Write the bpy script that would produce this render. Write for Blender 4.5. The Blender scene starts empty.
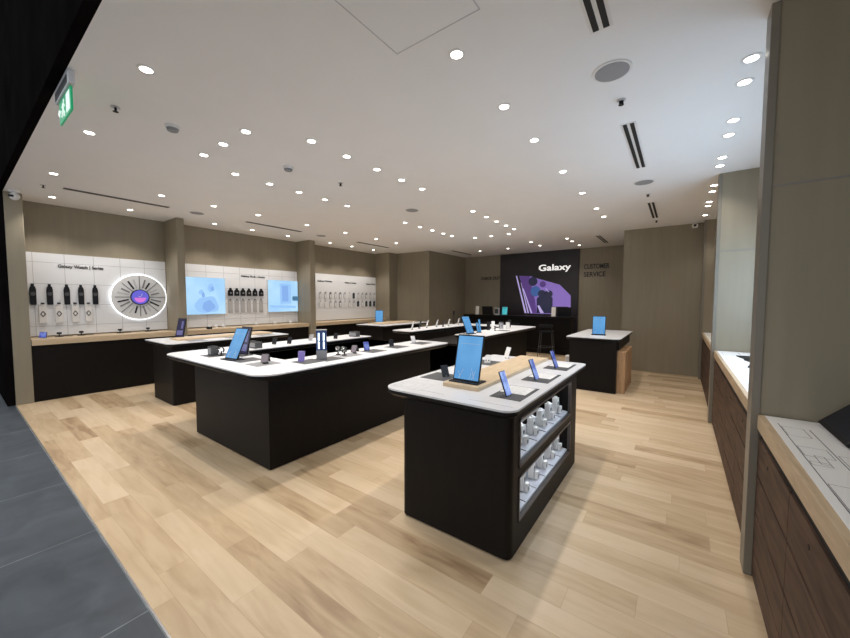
import bpy, bmesh, math, random
from mathutils import Vector, Matrix
random.seed(4)
S = bpy.context.scene
COL = S.collection
PI = math.pi
CEIL = 3.2
TOP = 0.95          # height of every island tabletop

# ------------------------------------------------------------------ materials
def nt(name):
    m = bpy.data.materials.new(name); m.use_nodes = True
    n = m.node_tree.nodes; l = m.node_tree.links
    return m, n, l, n['Principled BSDF']

def mat(name, col, rough=0.5, metal=0.0, spec=0.5, noise=0.0, scale=20, bump=0.0, emit=None, es=0.0, trans=0.0, stretch=(1, 1, 1)):
    m, n, l, b = nt(name)
    b.inputs['Base Color'].default_value = (*col, 1)
    b.inputs['Roughness'].default_value = rough
    b.inputs['Metallic'].default_value = metal
    b.inputs['Specular IOR Level'].default_value = spec
    b.inputs['Transmission Weight'].default_value = trans
    if emit:
        b.inputs['Emission Color'].default_value = (*emit, 1)
        b.inputs['Emission Strength'].default_value = es
    if noise or bump:
        tc = n.new('ShaderNodeTexCoord'); mp = n.new('ShaderNodeMapping'); t = n.new('ShaderNodeTexNoise')
        mp.inputs['Scale'].default_value = stretch
        t.inputs['Scale'].default_value = scale; t.inputs['Detail'].default_value = 4
        l.new(tc.outputs['Object'], mp.inputs[0]); l.new(mp.outputs[0], t.inputs['Vector'])
        if noise:
            r = n.new('ShaderNodeValToRGB')
            r.color_ramp.elements[0].position = .3; r.color_ramp.elements[1].position = .7
            r.color_ramp.elements[0].color = (*[c * (1 - noise) for c in col], 1)
            r.color_ramp.elements[1].color = (*[min(1, c * (1 + noise)) for c in col], 1)
            l.new(t.outputs['Fac'], r.inputs[0]); l.new(r.outputs[0], b.inputs['Base Color'])
        if bump:
            bp = n.new('ShaderNodeBump'); bp.inputs['Strength'].default_value = bump; bp.inputs['Distance'].default_value = .002
            l.new(t.outputs['Fac'], bp.inputs['Height']); l.new(bp.outputs[0], b.inputs['Normal'])
    return m

def screen_mat(name, c0, c1, es, scale=6, axis='noise'):
    """picture shown on a lit screen: two colours mixed by a procedural pattern"""
    m, n, l, b = nt(name)
    b.inputs['Base Color'].default_value = (0.01, 0.01, 0.012, 1); b.inputs['Roughness'].default_value = .15
    tc = n.new('ShaderNodeTexCoord')
    r = n.new('ShaderNodeValToRGB')
    r.color_ramp.elements[0].position = .35; r.color_ramp.elements[1].position = .65
    r.color_ramp.elements[0].color = (*c0, 1); r.color_ramp.elements[1].color = (*c1, 1)
    if axis == 'noise':
        t = n.new('ShaderNodeTexNoise'); t.inputs['Scale'].default_value = scale; t.inputs['Detail'].default_value = 1.5
        l.new(tc.outputs['Object'], t.inputs['Vector']); l.new(t.outputs['Fac'], r.inputs[0])
    else:
        t = n.new('ShaderNodeTexWave'); t.inputs['Scale'].default_value = scale; t.inputs['Distortion'].default_value = 6
        t.inputs['Detail'].default_value = 2
        l.new(tc.outputs['Object'], t.inputs['Vector']); l.new(t.outputs['Color'], r.inputs[0])
    l.new(r.outputs[0], b.inputs['Emission Color']); b.inputs['Emission Strength'].default_value = es
    return m

def wood_floor():
    m, n, l, b = nt('oak_plank_floor')
    tc = n.new('ShaderNodeTexCoord'); sp = n.new('ShaderNodeSeparateXYZ'); l.new(tc.outputs['Object'], sp.inputs[0])
    def M(op, a, c=None, c2=None):
        k = n.new('ShaderNodeMath'); k.operation = op
        for i, v in enumerate((a, c, c2)):
            if v is None: continue
            if isinstance(v, (int, float)): k.inputs[i].default_value = v
            else: l.new(v, k.inputs[i])
        return k.outputs[0]
    W, L = .165, 1.2
    v = M('DIVIDE', sp.outputs['Y'], W); row = M('FLOOR', v)
    wn = n.new('ShaderNodeTexWhiteNoise'); wn.noise_dimensions = '1D'; l.new(row, wn.inputs['W'])
    u = M('ADD', M('DIVIDE', sp.outputs['X'], L), wn.outputs['Value']); pid = M('FLOOR', u)
    cb = n.new('ShaderNodeCombineXYZ'); l.new(row, cb.inputs[0]); l.new(pid, cb.inputs[1])
    w2 = n.new('ShaderNodeTexWhiteNoise'); w2.noise_dimensions = '2D'; l.new(cb.outputs[0], w2.inputs['Vector'])
    # grain, shifted per plank
    off = n.new('ShaderNodeVectorMath'); off.operation = 'MULTIPLY_ADD'
    l.new(w2.outputs['Color'], off.inputs[0]); off.inputs[1].default_value = (9, 9, 9)
    sc = n.new('ShaderNodeVectorMath'); sc.operation = 'MULTIPLY'; sc.inputs[1].default_value = (1.3, 9, 1)
    l.new(tc.outputs['Object'], sc.inputs[0]); l.new(sc.outputs[0], off.inputs[2])
    g = n.new('ShaderNodeTexNoise'); g.inputs['Scale'].default_value = 1.6; g.inputs['Detail'].default_value = 5; g.inputs['Distortion'].default_value = .8
    l.new(off.outputs[0], g.inputs['Vector'])
    f = M('ADD', M('MULTIPLY', w2.outputs['Value'], .55), M('MULTIPLY', g.outputs['Fac'], .76))
    r = n.new('ShaderNodeValToRGB'); e = r.color_ramp.elements
    e[0].position = .22; e[0].color = (.26, .165, .092, 1); e[1].position = .95; e[1].color = (.58, .45, .305, 1)
    k = e.new(.42); k.color = (.41, .293, .175, 1); k = e.new(.66); k.color = (.50, .373, .237, 1)
    l.new(f, r.inputs[0])
    fv = M('FRACT', v); fu = M('FRACT', u)
    gap = M('MINIMUM', M('MINIMUM', fv, M('SUBTRACT', 1, fv)), M('MULTIPLY', M('MINIMUM', fu, M('SUBTRACT', 1, fu)), L / W))
    gl = M('LESS_THAN', gap, .009)
    mx = n.new('ShaderNodeMix'); mx.data_type = 'RGBA'; l.new(M('MULTIPLY', gl, .35), mx.inputs['Factor']); l.new(r.outputs[0], mx.inputs['A'])
    mx.inputs['B'].default_value = (.25, .16, .09, 1)
    l.new(mx.outputs['Result'], b.inputs['Base Color'])
    b.inputs['Roughness'].default_value = .42; b.inputs['Specular IOR Level'].default_value = .35
    bp = n.new('ShaderNodeBump'); bp.inputs['Strength'].default_value = .12; bp.inputs['Distance'].default_value = .002
    l.new(g.outputs['Fac'], bp.inputs['Height']); l.new(bp.outputs[0], b.inputs['Normal'])
    return m

def tile_floor():
    m, n, l, b = nt('slate_tile_floor')
    tc = n.new('ShaderNodeTexCoord'); mp = n.new('ShaderNodeMapping')
    mp.inputs['Location'].default_value = (.02, .52, 0)
    l.new(tc.outputs['Object'], mp.inputs[0])
    br = n.new('ShaderNodeTexBrick'); br.offset = 0; br.inputs['Scale'].default_value = 1
    br.inputs['Brick Width'].default_value = 1.072; br.inputs['Row Height'].default_value = 1.072
    br.inputs['Mortar Size'].default_value = .0035; br.inputs['Mortar Smooth'].default_value = 0
    br.inputs['Color1'].default_value = (.038, .047, .060, 1); br.inputs['Color2'].default_value = (.044, .053, .066, 1)
    br.inputs['Mortar'].default_value = (.16, .18, .19, 1)
    l.new(mp.outputs[0], br.inputs['Vector'])
    t = n.new('ShaderNodeTexNoise'); t.inputs['Scale'].default_value = 4; t.inputs['Detail'].default_value = 6; t.inputs['Distortion'].default_value = 1
    l.new(tc.outputs['Object'], t.inputs['Vector'])
    r = n.new('ShaderNodeValToRGB'); r.color_ramp.elements[0].position = .3; r.color_ramp.elements[1].position = .75
    r.color_ramp.elements[0].color = (.62, .64, .66, 1); r.color_ramp.elements[1].color = (1.35, 1.35, 1.35, 1)
    l.new(t.outputs['Fac'], r.inputs[0])
    mx = n.new('ShaderNodeMix'); mx.data_type = 'RGBA'; mx.blend_type = 'MULTIPLY'; mx.inputs['Factor'].default_value = 1
    l.new(br.outputs['Color'], mx.inputs['A']); l.new(r.outputs[0], mx.inputs['B']); l.new(mx.outputs['Result'], b.inputs['Base Color'])
    b.inputs['Roughness'].default_value = .45
    return m

def grid_panel(name, col, line, bw, rh, loc=(0, 0, 0)):
    """laminate board with thin groove lines; wall plane is YZ"""
    m, n, l, b = nt(name)
    tc = n.new('ShaderNodeTexCoord'); sp = n.new('ShaderNodeSeparateXYZ'); cb = n.new('ShaderNodeCombineXYZ'); mp = n.new('ShaderNodeMapping')
    l.new(tc.outputs['Object'], sp.inputs[0]); l.new(sp.outputs['Y'], cb.inputs[0]); l.new(sp.outputs['Z'], cb.inputs[1])
    l.new(cb.outputs[0], mp.inputs[0]); mp.inputs['Location'].default_value = loc
    br = n.new('ShaderNodeTexBrick'); br.offset = 0; br.inputs['Scale'].default_value = 1
    br.inputs['Brick Width'].default_value = bw; br.inputs['Row Height'].default_value = rh
    br.inputs['Mortar Size'].default_value = .0022; br.inputs['Mortar Smooth'].default_value = 0
    br.inputs['Color1'].default_value = (*col, 1); br.inputs['Color2'].default_value = (*col, 1); br.inputs['Mortar'].default_value = (*line, 1)
    l.new(mp.outputs[0], br.inputs['Vector']); l.new(br.outputs['Color'], b.inputs['Base Color'])
    b.inputs['Roughness'].default_value = .45
    return m

def wood_mat(name, dark, light, sc=(1, 1, 1), rough=.5, scale=5):
    m, n, l, b = nt(name)
    tc = n.new('ShaderNodeTexCoord'); mp = n.new('ShaderNodeMapping'); t = n.new('ShaderNodeTexNoise')
    mp.inputs['Scale'].default_value = sc; t.inputs['Scale'].default_value = scale; t.inputs['Detail'].default_value = 6; t.inputs['Distortion'].default_value = .6
    l.new(tc.outputs['Object'], mp.inputs[0]); l.new(mp.outputs[0], t.inputs['Vector'])
    r = n.new('ShaderNodeValToRGB'); r.color_ramp.elements[0].position = .28; r.color_ramp.elements[1].position = .72
    r.color_ramp.elements[0].color = (*dark, 1); r.color_ramp.elements[1].color = (*light, 1)
    l.new(t.outputs['Fac'], r.inputs[0]); l.new(r.outputs[0], b.inputs['Base Color'])
    b.inputs['Roughness'].default_value = rough
    return m

FLOOR = wood_floor(); TILE = tile_floor()
PAINT = mat('white_ceiling_paint', (.84, .835, .83), .9, noise=.01, scale=3)
TAUPE = mat('taupe_wall_laminate', (.275, .237, .170), .55, noise=.05, scale=14, stretch=(1, 1, .08))
TAUPE_D = mat('taupe_edge_trim', (.20, .18, .145), .4)
BLACKGLOSS = mat('black_gloss_fascia', (.007, .006, .006), .6, spec=0.0, noise=.3, scale=2)
BASE = mat('dark_brown_laminate', (.0075, .0058, .005), .5, spec=.15, noise=.15, scale=30, stretch=(1, 1, .1))
EDGE = mat('black_table_edge', (.008, .008, .009), .4, spec=.2)
WHITE = mat('white_solid_surface', (.65, .65, .665), .32, noise=.03, scale=9)
PRINT = mat('grey_printed_line', (.28, .28, .29), .5)
PRINTD = mat('dark_printed_line', (.08, .08, .09), .5)
OAK = wood_mat('light_oak_board', (.50, .375, .235), (.62, .48, .32), (9, 1.2, 9))
OAKR = wood_mat('oak_worktop_edge', (.45, .33, .21), (.58, .44, .29), (9, 1.2, 9))
STOOLW = wood_mat('oak_stool_wood', (.36, .20, .095), (.52, .31, .16), (9, 9, 1.2))
WALNUT = wood_mat('walnut_drawer_front', (.040, .024, .018), (.125, .074, .052), (2, 1.0, 7), .6, 3.5)
WALNUT.node_tree.nodes['Principled BSDF'].inputs['Specular IOR Level'].default_value = .2
GAP = mat('black_shadow_gap', (.008, .008, .008), .7)
PANEL1 = grid_panel('white_display_board', (.72, .73, .75), (.25, .25, .26), .37, .355, (-.12, .26, 0))
BOARD = mat('white_display_board_plain', (.73, .735, .745), .45)
BLACK = mat('black_plastic', (.010, .010, .012), .4, spec=.22)
DGREY = mat('dark_grey_mat', (.06, .062, .066), .6)
MGREY = mat('mid_grey_plastic', (.22, .22, .23), .4)
LGREY = mat('light_grey_plastic', (.55, .55, .56), .45)
SILVER = mat('brushed_silver', (.6, .6, .62), .25, metal=.9)
WPLAS = mat('white_plastic', (.78, .77, .76), .35)
CARD = mat('white_card', (.74, .73, .72), .6)
PURPLE = mat('lavender_phone_glass', (.35, .28, .55), .15)
TEAL = screen_mat('teal_screen_picture', (.02, .30, .34), (.08, .55, .60), 1.0)
TABLET = screen_mat('blue_wallpaper_screen', (.06, .26, .58), (.13, .40, .74), 1.0, 3)
PHONE = screen_mat('blue_violet_phone_screen', (.04, .07, .42), (.25, .34, .75), .9, 14)
BIGSC = screen_mat('pale_blue_wall_screen', (.38, .66, .97), (.50, .78, 1.0), 1.0, 2)
SCA = mat('wall_screen_blossom', (.0, .0, .0), .3, emit=(.26, .47, .90), es=.95)
SCB = mat('wall_screen_soft_shape', (.0, .0, .0), .3, emit=(.33, .58, .95), es=1.0)
SCD = mat('wall_screen_dark_shape', (.02, .05, .08), .3, emit=(.07, .18, .32), es=.9)
LAMP = mat('lit_downlight_lens', (1, 1, 1), .5, emit=(1, .93, .84), es=14)
LEDW = mat('white_led_ring', (1, 1, 1), .5, emit=(.93, .97, 1), es=2.4)
LEDS = mat('white_led_strip', (1, 1, 1), .5, emit=(.9, .95, 1), es=20)
LEDT = mat('blue_white_light_tube', (1, 1, 1), .5, emit=(.55, .75, 1), es=1.6)
NAVY = mat('navy_glass', (.01, .02, .06), .12, emit=(.01, .025, .09), es=.8)
GREEN = mat('green_exit_sign', (.0, .25, .10), .4, emit=(.0, .30, .12), es=.55)
EXITW = mat('white_exit_figure', (.8, .8, .8), .4, emit=(.7, .9, .78), es=.6)
LETTER = mat('dark_metal_lettering', (.022, .018, .015), .45)
LETTERL = mat('black_metal_lettering', (.03, .03, .032), .45)
LOGO = mat('lit_white_lettering', (.8, .8, .8), .4, emit=(1, .97, .92), es=.85)
PANELBK = mat('dark_feature_panel', (.020, .014, .018), .4, noise=.2, scale=3)
A_PUR = mat('poster_lavender', (.26, .17, .52), .4, emit=(.24, .15, .52), es=.55)
A_PUR2 = mat('poster_violet', (.10, .05, .22), .4, emit=(.09, .04, .21), es=.6)
A_DK = mat('poster_lens_dark', (.012, .012, .04), .25, emit=(.012, .012, .045), es=.6)
A_BL = mat('poster_lens_blue', (.04, .10, .3), .25, emit=(.04, .11, .33), es=.6)
A_LT = mat('poster_edge_light', (.5, .42, .75), .3, emit=(.5, .42, .8), es=.6)
FRAME = mat('dark_bronze_frame', (.055, .042, .036), .4)

# ------------------------------------------------------------------ mesh helpers
def B(): return bmesh.new()

def box(bm, x0, x1, y0, y1, z0, z1, bevel=0, M=None, seg=2):
    r = bmesh.ops.create_cube(bm, size=1)
    vs = r['verts']
    for v in vs:
        v.co = Vector(((x0 + x1) / 2 + v.co.x * (x1 - x0), (y0 + y1) / 2 + v.co.y * (y1 - y0), (z0 + z1) / 2 + v.co.z * (z1 - z0)))
    if bevel:
        es = list({e for v in vs for e in v.link_edges})
        o = bmesh.ops.bevel(bm, geom=es, offset=bevel, segments=seg, affect='EDGES', profile=.5)
        vs = list({v for f in o['faces'] for v in f.verts} | {v for v in vs if v.is_valid})
    if M is not None:
        for v in vs: v.co = M @ v.co
    return vs

def cyl(bm, c, r, h, seg=20, r2=None, M=None, axis='Z'):
    o = bmesh.ops.create_cone(bm, cap_ends=True, segments=seg, radius1=r, radius2=r if r2 is None else r2, depth=h)
    for v in o['verts']:
        if axis == 'Y': v.co = Vector((v.co.x, -v.co.z, v.co.y))
        if axis == 'X': v.co = Vector((v.co.z, v.co.y, -v.co.x))
        v.co += Vector(c)
        if M is not None: v.co = M @ v.co
    return o['verts']

def tube(bm, pts, r, seg=8):
    pts = [Vector(p) for p in pts]; rings = []
    for i, p in enumerate(pts):
        d = (pts[min(i + 1, len(pts) - 1)] - pts[max(i - 1, 0)]).normalized()
        a = d.orthogonal().normalized(); b_ = d.cross(a)
        rings.append([bm.verts.new(p + (a * math.cos(2 * PI * k / seg) + b_ * math.sin(2 * PI * k / seg)) * r) for k in range(seg)])
    for A, C in zip(rings, rings[1:]):
        for k in range(seg): bm.faces.new((A[k], A[(k + 1) % seg], C[(k + 1) % seg], C[k]))
    bm.faces.new(rings[0][::-1]); bm.faces.new(rings[-1])

def rounded(poly, rad, seg=6):
    """round the corners of a CCW polygon; rad = number or list"""
    n = len(poly); out = []
    for i, p in enumerate(poly):
        r = rad[i] if isinstance(rad, (list, tuple)) else rad
        p = Vector(p)
        if r <= 0: out.append(tuple(p)); continue
        a = (Vector(poly[i - 1]) - p).normalized(); b_ = (Vector(poly[(i + 1) % n]) - p).normalized()
        half = a.angle(b_) / 2
        t = r / math.tan(half); c = p + (a + b_).normalized() * (r / math.sin(half))
        s = p + a * t; e = p + b_ * t
        a0 = math.atan2(s.y - c.y, s.x - c.x); a1 = math.atan2(e.y - c.y, e.x - c.x)
        d = (a1 - a0 + PI) % (2 * PI) - PI
        for k in range(seg + 1):
            q = a0 + d * k / seg; out.append((c.x + r * math.cos(q), c.y + r * math.sin(q)))
    return out

def prism(bm, poly, z0, z1, inset0=0, M=None):
    """extrude polygon; bottom may be inset toward the inside (inset0)"""
    n = len(poly); P = [Vector(p) for p in poly]
    area = sum(P[i].x * P[(i + 1) % n].y - P[(i + 1) % n].x * P[i].y for i in range(n))
    s = 1 if area > 0 else -1
    def ins(i):
        e1 = (P[i] - P[i - 1]); e2 = (P[(i + 1) % n] - P[i])
        if e1.length < 1e-9 or e2.length < 1e-9: return P[i]
        n1 = Vector((-e1.y, e1.x)).normalized() * s; n2 = Vector((-e2.y, e2.x)).normalized() * s
        m = (n1 + n2)
        return P[i] + m * (inset0 / max(.3, m.length_squared / 2 * 1) if m.length > 1e-6 else 0)
    lo = [bm.verts.new((*(ins(i) if inset0 else P[i]), z0)) for i in range(n)]
    hi = [bm.verts.new((*P[i], z1)) for i in range(n)]
    if s < 0: lo.reverse(); hi.reverse()
    fs = [bm.faces.new(hi), bm.faces.new(lo[::-1])]
    for i in range(n):
        bm.faces.new((lo[i], lo[(i + 1) % n], hi[(i + 1) % n], hi[i]))
    if M is not None:
        for v in lo + hi: v.co = M @ v.co
    return lo + hi

def obj(name, bm, m, parent=None, loc=(0, 0, 0), smooth=False, rot=None):
    bmesh.ops.recalc_face_normals(bm, faces=bm.faces)
    me = bpy.data.meshes.new(name); bm.to_mesh(me); bm.free()
    if smooth:
        for p in me.polygons: p.use_smooth = True
        me.set_sharp_from_angle(angle=.6)
    me.materials.append(m)
    o = bpy.data.objects.new(name, me); COL.objects.link(o)
    o.location = loc
    if rot is not None: o.rotation_euler = rot
    if parent is not None: o.parent = parent
    return o

def tag(o, label, cat, group=None):
    o['label'] = label; o['category'] = cat
    if group: o['group'] = group
    return o

def thing(name, label, cat, loc=(0, 0, 0), rz=0, group=None, rot=None):
    o = bpy.data.objects.new(name, None); COL.objects.link(o); o.empty_display_size = .05
    o.location = loc; o.rotation_euler = rot if rot is not None else (0, 0, rz)
    return tag(o, label, cat, group)

def struct(name, bm, m, parent=None):
    o = obj(name, bm, m, parent)
    if parent is None: o['kind'] = 'structure'
    return o

def dup(root, loc, rot, label, group):
    def cp(o, par):
        c = o.copy(); COL.objects.link(c); c.parent = par
        for ch in kids.get(o.name, []): cp(ch, c)
        return c
    kids = {}
    for o in list(root.children_recursive): kids.setdefault(o.parent.name, []).append(o)
    r = cp(root, None)
    r.location = loc; r.rotation_euler = rot; r['label'] = label
    if group: r['group'] = group
    elif 'group' in r: del r['group']
    return r

PROTO = {}
def place(key, builder, name, label, cat, loc, rz=0, group=None, rot=None):
    """first of a kind is built, the following ones are copies of it"""
    R = rot if rot is not None else (0, 0, rz)
    if key in PROTO: return dup(PROTO[key], loc, R, label, group)
    t = thing(name, label, cat, loc, 0, group, R); builder(t); PROTO[key] = t
    return t

def text_bm(s, size, depth, bold=0):
    cu = bpy.data.curves.new('lettering', 'FONT'); cu.body = s; cu.size = size; cu.extrude = depth / 2; cu.offset = bold
    cu.align_x = 'LEFT'; cu.align_y = 'BOTTOM_BASELINE'
    o = bpy.data.objects.new('lettering', cu); COL.objects.link(o)
    dg = bpy.context.evaluated_depsgraph_get(); me = bpy.data.meshes.new_from_object(o.evaluated_get(dg))
    bm = bmesh.new(); bm.from_mesh(me)
    bpy.data.objects.remove(o); bpy.data.curves.remove(cu); bpy.data.meshes.remove(me)
    return bm

def fit_text(bm, w, h):
    xs = [v.co.x for v in bm.verts]; ys = [v.co.y for v in bm.verts]
    sx = w / (max(xs) - min(xs)); sy = h / (max(ys) - min(ys)); x0 = min(xs); y0 = min(ys)
    for v in bm.verts: v.co.x = (v.co.x - x0) * sx; v.co.y = (v.co.y - y0) * sy
    return bm

ROT_LEFT = Matrix(((0, 0, 1), (1, 0, 0), (0, 1, 0))).to_euler()     # local x -> +y, y -> +z, z -> +x
ROT_BACK = Matrix(((1, 0, 0), (0, 0, -1), (0, 1, 0))).to_euler()    # local x -> +x, y -> +z, z -> -y

ORD = ['first', 'second', 'third', 'fourth', 'fifth', 'sixth', 'seventh', 'eighth', 'ninth', 'tenth', 'eleventh', 'twelfth', 'thirteenth']

# ------------------------------------------------------------------ the setting
bm = B(); box(bm, -8.75, 1.2, .562, 11.75, -.1, 0); struct('floor', bm, FLOOR)
bm = B(); box(bm, -24, 3.0, -6.0, .554, -.1, 0); struct('floor_mall', bm, TILE)
bm = B(); box(bm, -8.75, 1.2, .554, .562, -.1, .002); o = struct('trim_1', bm, SILVER)
bm = B(); box(bm, -8.75, 1.2, .562, 11.75, CEIL, CEIL + .1); struct('ceiling', bm, PAINT)
bm = B(); box(bm, -8.75, -8.60, .56, 9.4, 0, CEIL); struct('wall_left', bm, TAUPE)
bm = B(); box(bm, -8.6, -6.6, 9.27, 11.75, 0, CEIL); struct('wall_left_block', bm, TAUPE)
bm = B(); box(bm, -6.6, -1.08, 11.65, 11.8, 0, CEIL); struct('wall_back', bm, TAUPE)
bm = B(); box(bm, -1.08, 1.1, 9.24, 11.8, 0, CEIL); struct('wall_back_right', bm, TAUPE)
bm = B(); box(bm, .98, 1.12, .56, 9.24, 0, CEIL); struct('wall_right', bm, TAUPE)
# storefront fascia and black return panel
bm = B(); box(bm, -24, 3.0, .50, .562, CEIL, 9); struct('wall_front', bm, BLACKGLOSS)
bm = B(); box(bm, -24, -8.10, .48, .562, 0, CEIL); struct('wall_front_left', bm, BLACKGLOSS)

def pillar(name, x0, x1, y0, y1):
    bm = B(); box(bm, x0, x1, y0, y1, 0, CEIL, .006); o = struct(name, bm, TAUPE)
    return o
pillar('wall_left_pier', -8.6, -8.08, .563, .75)
pillar('wall_left_pier', -8.6, -7.95, 2.70, 2.83)
pillar('wall_left_pier', -8.6, -8.00, 5.76, 5.93)
pillar('wall_left_pier', -8.6, -7.95, 8.85, 9.269)
for i, (y0, y1) in enumerate(((2.70, 2.82), (5.83, 5.95), (8.98, 9.10))):
    bm = B(); box(bm, .388, .98, y0, y1, 0, CEIL); o = struct('wall_right_pier', bm, TAUPE)
    bm = B(); box(bm, .350, .388, y0 - .008, y1 + .008, 0.0, CEIL, .003); struct('edge_strip', bm, TAUPE_D, o)
    bm = B(); box(bm, .389, .98, y0 - .003, y0 + .001, 2.224, 2.229); struct('panel_seam', bm, MGREY, o)
bm = B(); box(bm, .30, .388, .562, 9.24, -.0, .0005)
bm.free()

# ------------------------------------------------------------------ ceiling fittings
def build_light(t):
    bm = B()
    n = 24; ro, ri = .056, .038
    vo = [bm.verts.new((ro * math.cos(2 * PI * k / n), ro * math.sin(2 * PI * k / n), -.004)) for k in range(n)]
    vi = [bm.verts.new((ri * math.cos(2 * PI * k / n), ri * math.sin(2 * PI * k / n), -.004)) for k in range(n)]
    vt = [bm.verts.new((ro * math.cos(2 * PI * k / n), ro * math.sin(2 * PI * k / n), 0)) for k in range(n)]
    for k in range(n):
        j = (k + 1) % n
        bm.faces.new((vo[k], vo[j], vi[j], vi[k])); bm.faces.new((vt[k], vt[j], vo[j], vo[k]))
    obj('trim_ring', bm, WPLAS, t)
    bm = B(); cyl(bm, (0, 0, -.003), .037, .002, 24); obj('lens', bm, LAMP, t)

LIGHT_E = 41.5
def lamp(x, y, e=1.0, size=112, blend=.75, tgt=None):
    ld = bpy.data.lights.new('downlight_beam', 'SPOT'); ld.energy = LIGHT_E * e; ld.color = (1, .94, .868)
    ld.spot_size = math.radians(size); ld.spot_blend = blend; ld.shadow_soft_size = .035
    o = bpy.data.objects.new('downlight_beam', ld); COL.objects.link(o); o.location = (x, y, CEIL - .03)
    if tgt: o.rotation_euler = (Vector(tgt) - Vector(o.location)).to_track_quat('-Z', 'Y').to_euler()

rows = [
 ('above right arm of large front counter', -3.05, [.89, 2.24, 2.70, 3.18, 3.65, 4.11], 1),
 ('above right arm of rear counter', -3.06, [5.655, 6.19, 6.67, 7.14, 7.59], 1),
 ('above left arm of large front counter', -4.62, [.88, 2.24, 2.70, 3.16, 3.63, 4.09], 1),
 ('above left arm of rear counter', -4.64, [5.655, 6.18, 6.64, 7.10, 7.50], 1),
 ('in row above small shelved island', -1.227, [2.03, 2.79, 3.535, 4.59, 5.66, 6.75, 7.475], 1),
 ('in row above the left islands', -6.47, [.876, 2.02, 2.76, 3.535, 4.60, 5.66, 6.7, 7.5], 1),
 ('in row along the left display wall', -7.95, [1.045, 2.0, 3.4, 4.2, 5.1, 6.4, 7.2, 8.1], 2),
 ('in row beside the right piers', .352 - .02, [3.21, 3.52, 4.19, 4.53, 5.19, 5.49, 6.36, 6.70, 7.37, 7.66, 8.46], 3),
]
for desc, x, ys, kind in rows:
    for i, y in enumerate(ys):
        place('light', build_light, 'ceiling_downlight', f'ceiling spotlight, {ORD[i]} from storefront {desc}', 'ceiling light', (x, y, CEIL), 0, 'recessed ceiling spotlights')
        if kind == 1: lamp(x, y)
        elif kind == 2: lamp(x, y, 1.15, 108, .7, (x - .15, y, .0))
        else: lamp(x, y, .42, 112, .8)
for j, (yy, where) in enumerate(((1.75, 'at the front end of the large front counter'), (8.07, 'at the far end of the rear counter'))):
    for i, x in enumerate((-4.30, -3.845, -3.385)):
        place('light', build_light, 'ceiling_downlight', f'{("left", "middle", "right")[i]} of three ceiling spotlights {where}', 'ceiling light', (x, yy, CEIL), 0, 'recessed ceiling spotlights')
        lamp(x, yy)
for i, (x, y) in enumerate(((-2.41, 9.55), (-2.41, 10.06), (-2.41, 10.9), (-3.355, 9.54), (-3.355, 10.3), (-4.35, 10.31), (-5.3, 10.3))):
    place('light', build_light, 'ceiling_downlight', f'small lit ceiling spotlight in front of the dark back wall, {ORD[i]} counted from the right', 'ceiling light', (x, y, CEIL), 0, 'recessed ceiling spotlights')
    lamp(x, y, .55)

def build_slot(t, L=1.28, sl=True):
    bm = B(); box(bm, -.062, .062, -L / 2 - .015, L / 2 + .015, -.004, 0); obj('frame', bm, WPLAS, t)
    for s in (-.028, .028):
        bm = B(); box(bm, s - .016, s + .016, -L / 2, L / 2, -.008, -.0035); obj('air_slot', bm, GAP, t)
for i, (x, y, w) in enumerate(((-.425, 1.70, 'nearest the storefront, along the right'), (-.43, 4.35, 'in the middle along the right'), (-.435, 7.5, 'farthest along the right'),
                            (-7.18, 1.70, 'nearest the storefront, along the left wall'), (-7.2, 4.32, 'in the middle along the left wall'), (-7.22, 7.38, 'farthest along the left wall'),
                            (-5.97, 10.3, 'beside the protruding taupe wall block at the back'), (-1.69, 10.2, 'in front of the customer service lettering'))):
    place('slot', build_slot, 'ceiling_air_slot', f'two-slot black air diffuser in the ceiling, {w}', 'air vent', (x, y, CEIL), 0, 'slot air diffusers in the ceiling')

def build_speaker(t):
    bm = B(); cyl(bm, (0, 0, -.004), .125, .008, 32); obj('rim', bm, WPLAS, t, smooth=True)
    bm = B(); cyl(bm, (0, 0, -.0085), .108, .003, 32); obj('grille', bm, MGREY if False else LGREY2, t)
LGREY2 = mat('grey_speaker_mesh', (.30, .30, .31), .7, noise=.2, scale=300)
for x, y, w in ((-.435, 2.81, 'between the two nearest right air slots'), (-.444, 5.63, 'before the farthest right air slot'), (-7.22, 2.79, 'near the first left wall pier'), (-7.25, 5.56, 'near the second left wall pier'), (-3.896, 4.95, 'between the front and rear counters')):
    place('spk', build_speaker, 'ceiling_speaker', f'round grey ceiling speaker {w}', 'speaker', (x, y, CEIL), 0, 'round ceiling speakers')

def build_sprinkler(t):
    bm = B(); cyl(bm, (0, 0, -.003), .032, .006, 20); obj('plate', bm, LGREY, t)
    bm = B(); cyl(bm, (0, 0, -.02), .008, .034, 10); cyl(bm, (0, 0, -.038), .02, .003, 16); box(bm, -.016, .016, -.002, .002, -.03, -.006); obj('head', bm, BLACK, t)
for x, y, w in ((-.43, 3.25, 'just past the nearest right speaker'), (-.44, 6.3, 'just past the far right speaker'), (-3.84, .9, 'near the storefront above the large counter'), (-7.23, .87, 'before the nearest left air slot'), (-3.8, 3.25, 'in the middle of the front light rectangle'), (-.43, 8.45, 'past the farthest right air slot')):
    place('spr', build_sprinkler, 'fire_sprinkler', f'small fire sprinkler head in the ceiling {w}', 'sprinkler', (x, y, CEIL), 0, 'ceiling sprinkler heads')

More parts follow.
